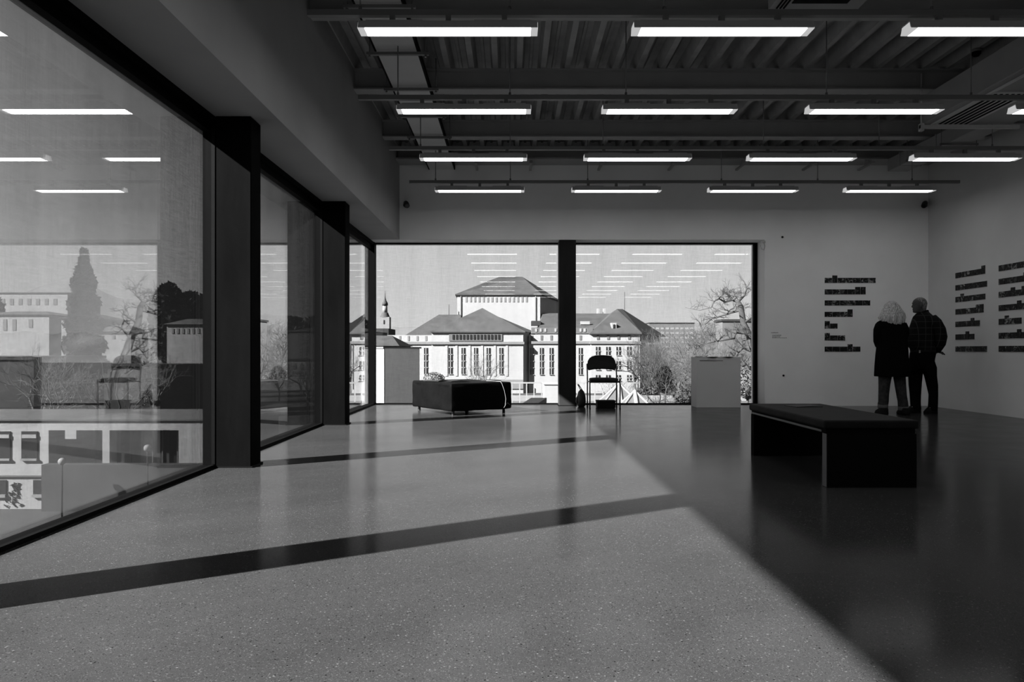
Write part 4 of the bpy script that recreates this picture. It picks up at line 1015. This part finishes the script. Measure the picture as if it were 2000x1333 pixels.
# dense shrubs: leaf clumps
def clump(px, py, Y, rx, rz, label, seed, m='leaf', nleaf=2600, base=GZ, name='shrub', cat='shrub', cone=False, size=.16, group='evergreens in the town'):
    rng = random.Random(seed); c_ = W(px, py, Y); o = Vector((c_.x, Y, base)); r = empty(name, o); tag(r, label, cat, group)
    RX_, RZ_ = rx*Y/F, rz*Y/F; cz = c_.z-base
    b = MB(); b.tube([(0, 0, 0), (0, 0, max(.3, cz-RZ_*.2))], [RX_*.08+.05, RX_*.04+.03], 6); b.build('stem', M['bark'], r)
    b = MB()
    def lump(a, k, z): return 1+.12*math.sin(a*3+k*1.7)+.08*math.sin(a*7-k)
    if cone: b.loft([(0, 0, cz+(h*2-1)*RZ_, RX_*.72*((1-h)**.62 if h < .86 else (1-h)*.9)*(.8+.2*abs(math.sin(h*19)))+.02, RX_*.65*((1-h)**.62 if h < .86 else (1-h)*.9)+.02) for h in [i/16 for i in range(17)]], 14, fn=lump)
    else: b.loft([(0, 0, cz+math.sin(q_)*RZ_*.8, RX_*.78*math.cos(q_)+.01, RX_*.7*math.cos(q_)+.01) for q_ in [-1.5+i*.3 for i in range(11)]], 14, fn=lump)
    v, f = b.v, b.f
    for i in range(nleaf):
        a = rng.random()*2*PI; t_ = rng.uniform(-1, 1)
        if cone:
            h = (t_+1)/2; lay = .6+.4*abs(math.sin(h*19)); rr = RX_*((1-h)**.62 if h < .86 else (1-h)*.9)*rng.uniform(.5, 1)*lay+RX_*.03
        else: rr = RX_*math.sqrt(max(0, 1-t_*t_))*rng.uniform(.45, 1.05)
        p = Vector((rr*math.cos(a), rr*math.sin(a)*.9, cz+t_*RZ_))
        d1 = Vector((rng.uniform(-1, 1), rng.uniform(-1, 1), rng.uniform(-1, 1))).normalized(); d2 = d1.orthogonal().normalized(); s__ = size*rng.uniform(.6, 1.5)*Y/60
        k = len(v); v += [tuple(p-d1*s__), tuple(p+d2*s__*.5), tuple(p+d1*s__), tuple(p-d2*s__*.5)]; f.append((k, k+1, k+2, k+3)); b.sm.append(False)
    q = b.build('foliage', M[m], r); q['kind'] = 'stuff'
clump(1298, 742, 46, 16, 26, 'dense dark evergreen bush between the chair and the plinth', 1, 'leaf', 1800, size=.10)
clump(1262, 770, 52, 24, 12, 'low dark shrub right of the glass pyramid', 2, 'shrub', 1500, size=.12)
clump(1460, 745, 38, 30, 34, 'tangled pale bush at the lower right corner of the end window', 3, 'bark2', 2600, size=.10)
clump(1340, 775, 34, 26, 14, 'scrubby undergrowth beside the plinth', 4, 'shrub', 1500, size=.09)
clump(848, 742, 68, 21, 14, 'rounded grey shrub above the pouf in front of the theatre', 5, 'stone', 3500, size=.055)
clump(1000, 662, 330, 0, 0, 'x', 0, nleaf=0) if False else None

# --- through the side windows
# long low white building opposite with a deep passage
YW = 32.3; o = Vector((WX(100, YW), YW, GZ)); r = empty('white_building', o); tag(r, 'long low white building with flat roof and dark passage below the side window', 'building')
def wb(px0, px1, py0, py1, name, m, y0=0, y1=5.3): 
    b = MB(); b.box(WX(px0, YW)-o.x, WX(px1, YW)-o.x, y0, y1, WZ(py1, YW)-GZ, WZ(py0, YW)-GZ); return b.build(name, m, r)
wb(-900, 470, 819, 822, 'roof_slab', M['grey'], -.1, 5.5)
wb(-900, 470, 822, 841, 'upper_band', M['ow'])
wb(-900, 95, 841, 995, 'wall', M['ow'], .0)
wb(200, 214, 841, 912, 'pier', M['ow'], 0, .6)
wb(127, 149, 841, 858, 'beam_end', M['ow'], 0, 1)
wb(349, 470, 841, 995, 'wall', M['ow'], 0)
wb(95, 349, 841, 1000, 'recess_wall', M['grey'], 3.6, 5.0)
wb(215, 312, 841, 912, 'glazed_front', M['dgrey'], .9, 1.1)
wb(312, 349, 841, 912, 'dark_doorway', M['black'], 1.0, 1.2)
for px in (236, 258, 280, 300, 330): wb(px-.8, px+.8, 845, 912, 'mullion', M['grey'], .82, .92)
for a, c_, y0, y1 in ((-35, 21, 843, 896), (43, 74, 843, 896), (-90, -52, 843, 896), (-140, -105, 843, 896), (-200, -165, 843, 896), (-40, 13, 938, 966), (66, 92, 938, 966), (-90, -60, 938, 966), (-150, -115, 938, 966)):
    wb(a, c_, y0, y1, 'window', M['oglass'], -.05, .05); wb(a-.5, c_+.5, y1, y1+6 if y1 > 900 else y1+4, 'sill', M['stone'], -.12, 0)
    if y0 < 900: wb(a+2, c_-1, y0+6, y0+13, 'blind', M['sash'], -.09, -.05)
wb(-900, 104, 929, 931.5, 'string_course', M['grey'], -.1, 0)
wb(95, 470, 905, 1000, 'ramp_wall', M['ramp'], -.5, 0.0)
rng = random.Random(6); b = MB()
for i in range(26):
    q = W(26+rng.uniform(-1, 1)*10, 944+i*1.75, YW-.03)-o; b.tube([q, q+Vector((rng.uniform(-.22, .22), -.005, rng.uniform(-.1, .1))), q+Vector((rng.uniform(-.2, .2), 0, rng.uniform(-.2, .1)))], .035, 5, flat=.2)
g_ = b.build('wall_painting', M['graf'], r); g_['label'] = 'dark sprayed scribble'
for i, (px, py) in enumerate(((288, 876), (121, 902))):
    q = W(px, py, YW-1.6); rr = empty('street_lamp', (q.x, q.y, GZ)); tag(rr, ('globe lamp before the glazed front of the white building, right one', 'globe lamp in the passage of the white building, left one')[i], 'lamp', 'globe lamps outside')
    b = MB(); b.tube([(0, 0, 0), (0, 0, q.z-GZ-.12)], .04, 6); b.build('pole', M['dgrey'], rr)
    b = MB(); b.ball((0, 0, q.z-GZ), .15, 12, 8); b.build('globe', M['sash'], rr)
# houses beyond
house('long pale terrace of houses in the left of the side window, upper row', -330, 132, 574, 150, 12, M['stone'], [(-300+i*17, 584, 596, 7) for i in range(25)], M['grey'])
house('white house with two dark windows at the left of the side window', -60, 96, 615, 105, 10, M['stone'], [(10, 624, 646, 7), (28, 624, 646, 7), (60, 624, 640, 7), (-18, 624, 646, 7), (-38, 624, 646, 7)], M['grey'], roofh=10)
house('pale house with three windows behind the conifer', 120, 180, 622, 100, 10, M['stone'], [(132, 632, 648, 7), (147, 634, 650, 8), (164, 632, 650, 8)], M['dgrey'], roofh=10)
house('pale low house right of the conifer', 186, 256, 648, 84, 4, M['stone'], [(200, 655, 662, 5), (222, 655, 662, 5)], M['grey'], roofh=14)
house('pale house low in front of the dark trees', 326, 404, 634, 80, 4, M['stone'], [(338+i*10, 642, 652, 4) for i in range(6)], M['grey'], roofh=12)
house('dark flat-roofed shed at the lower left of the side window', -260, 66, 703, 58, 10, M['dgrey'])
house('grey long wall below the dark trees', 60, 470, 716, 76, 3, M['dgrey'])
house('square dark building on the skyline in the second side window', 524, 558, 618, 240, 20, M['dgrey'])
house('pale boathouse low in the second side window', 500, 640, 705, 130, 8, M['stone'], [(520+i*14, 712, 722, 5) for i in range(8)], M['grey'])
clump(164, 612, 71, 46, 122, 'tall dark tiered conifer in the middle of the side window', 31, 'leaf', 9000, name='conifer', cat='tree', cone=True, size=.27)
for i, (px, py, rx, rz, lab) in enumerate(((330, 632, 34, 76, 'dark evergreen tree, tallest of the group at the right of the side window'), (372, 640, 34, 66, 'dark evergreen tree, second of the group at the right of the side window'), (412, 640, 30, 70, 'dark evergreen tree, third of the group at the right of the side window'), (-60, 620, 60, 60, 'dark evergreen tree outside the left picture edge'))):
    clump(px, py, 92+i*13, rx, rz, lab, 40+i, 'leaf', 4200, name='evergreen_tree', cat='tree', size=.30)
for i, (px, py, rx, rz, lab) in enumerate(((520, 648, 34, 26, 'hazy tree mass left in the second side window'), (572, 652, 34, 26, 'hazy tree mass middle in the second side window'), (628, 650, 34, 30, 'hazy tree mass right in the second side window'), (700, 650, 22, 26, 'hazy tree mass beside the corner post'))):
    clump(px, py, 150+(i*37) % 80, rx, rz, lab, 60+i, 'shrub', 3000, name='tree', cat='tree', size=.35)
for i, (px, Y, pt, lab) in enumerate(((76, 49, 680, 'bare tree by the dark shed, left in the side window'), (112, 46, 655, 'bare tree rising left of the conifer'), (222, 46, 668, 'bare tree rising right of the conifer'), (300, 64, 680, 'bare tree before the evergreens'), (545, 100, 690, 'bare tree in the second side window'), (600, 80, 690, 'bare tree beside the far column'))):
    tree(px, Y, pt, lab, 70+i, 6, .8, 'bark2')
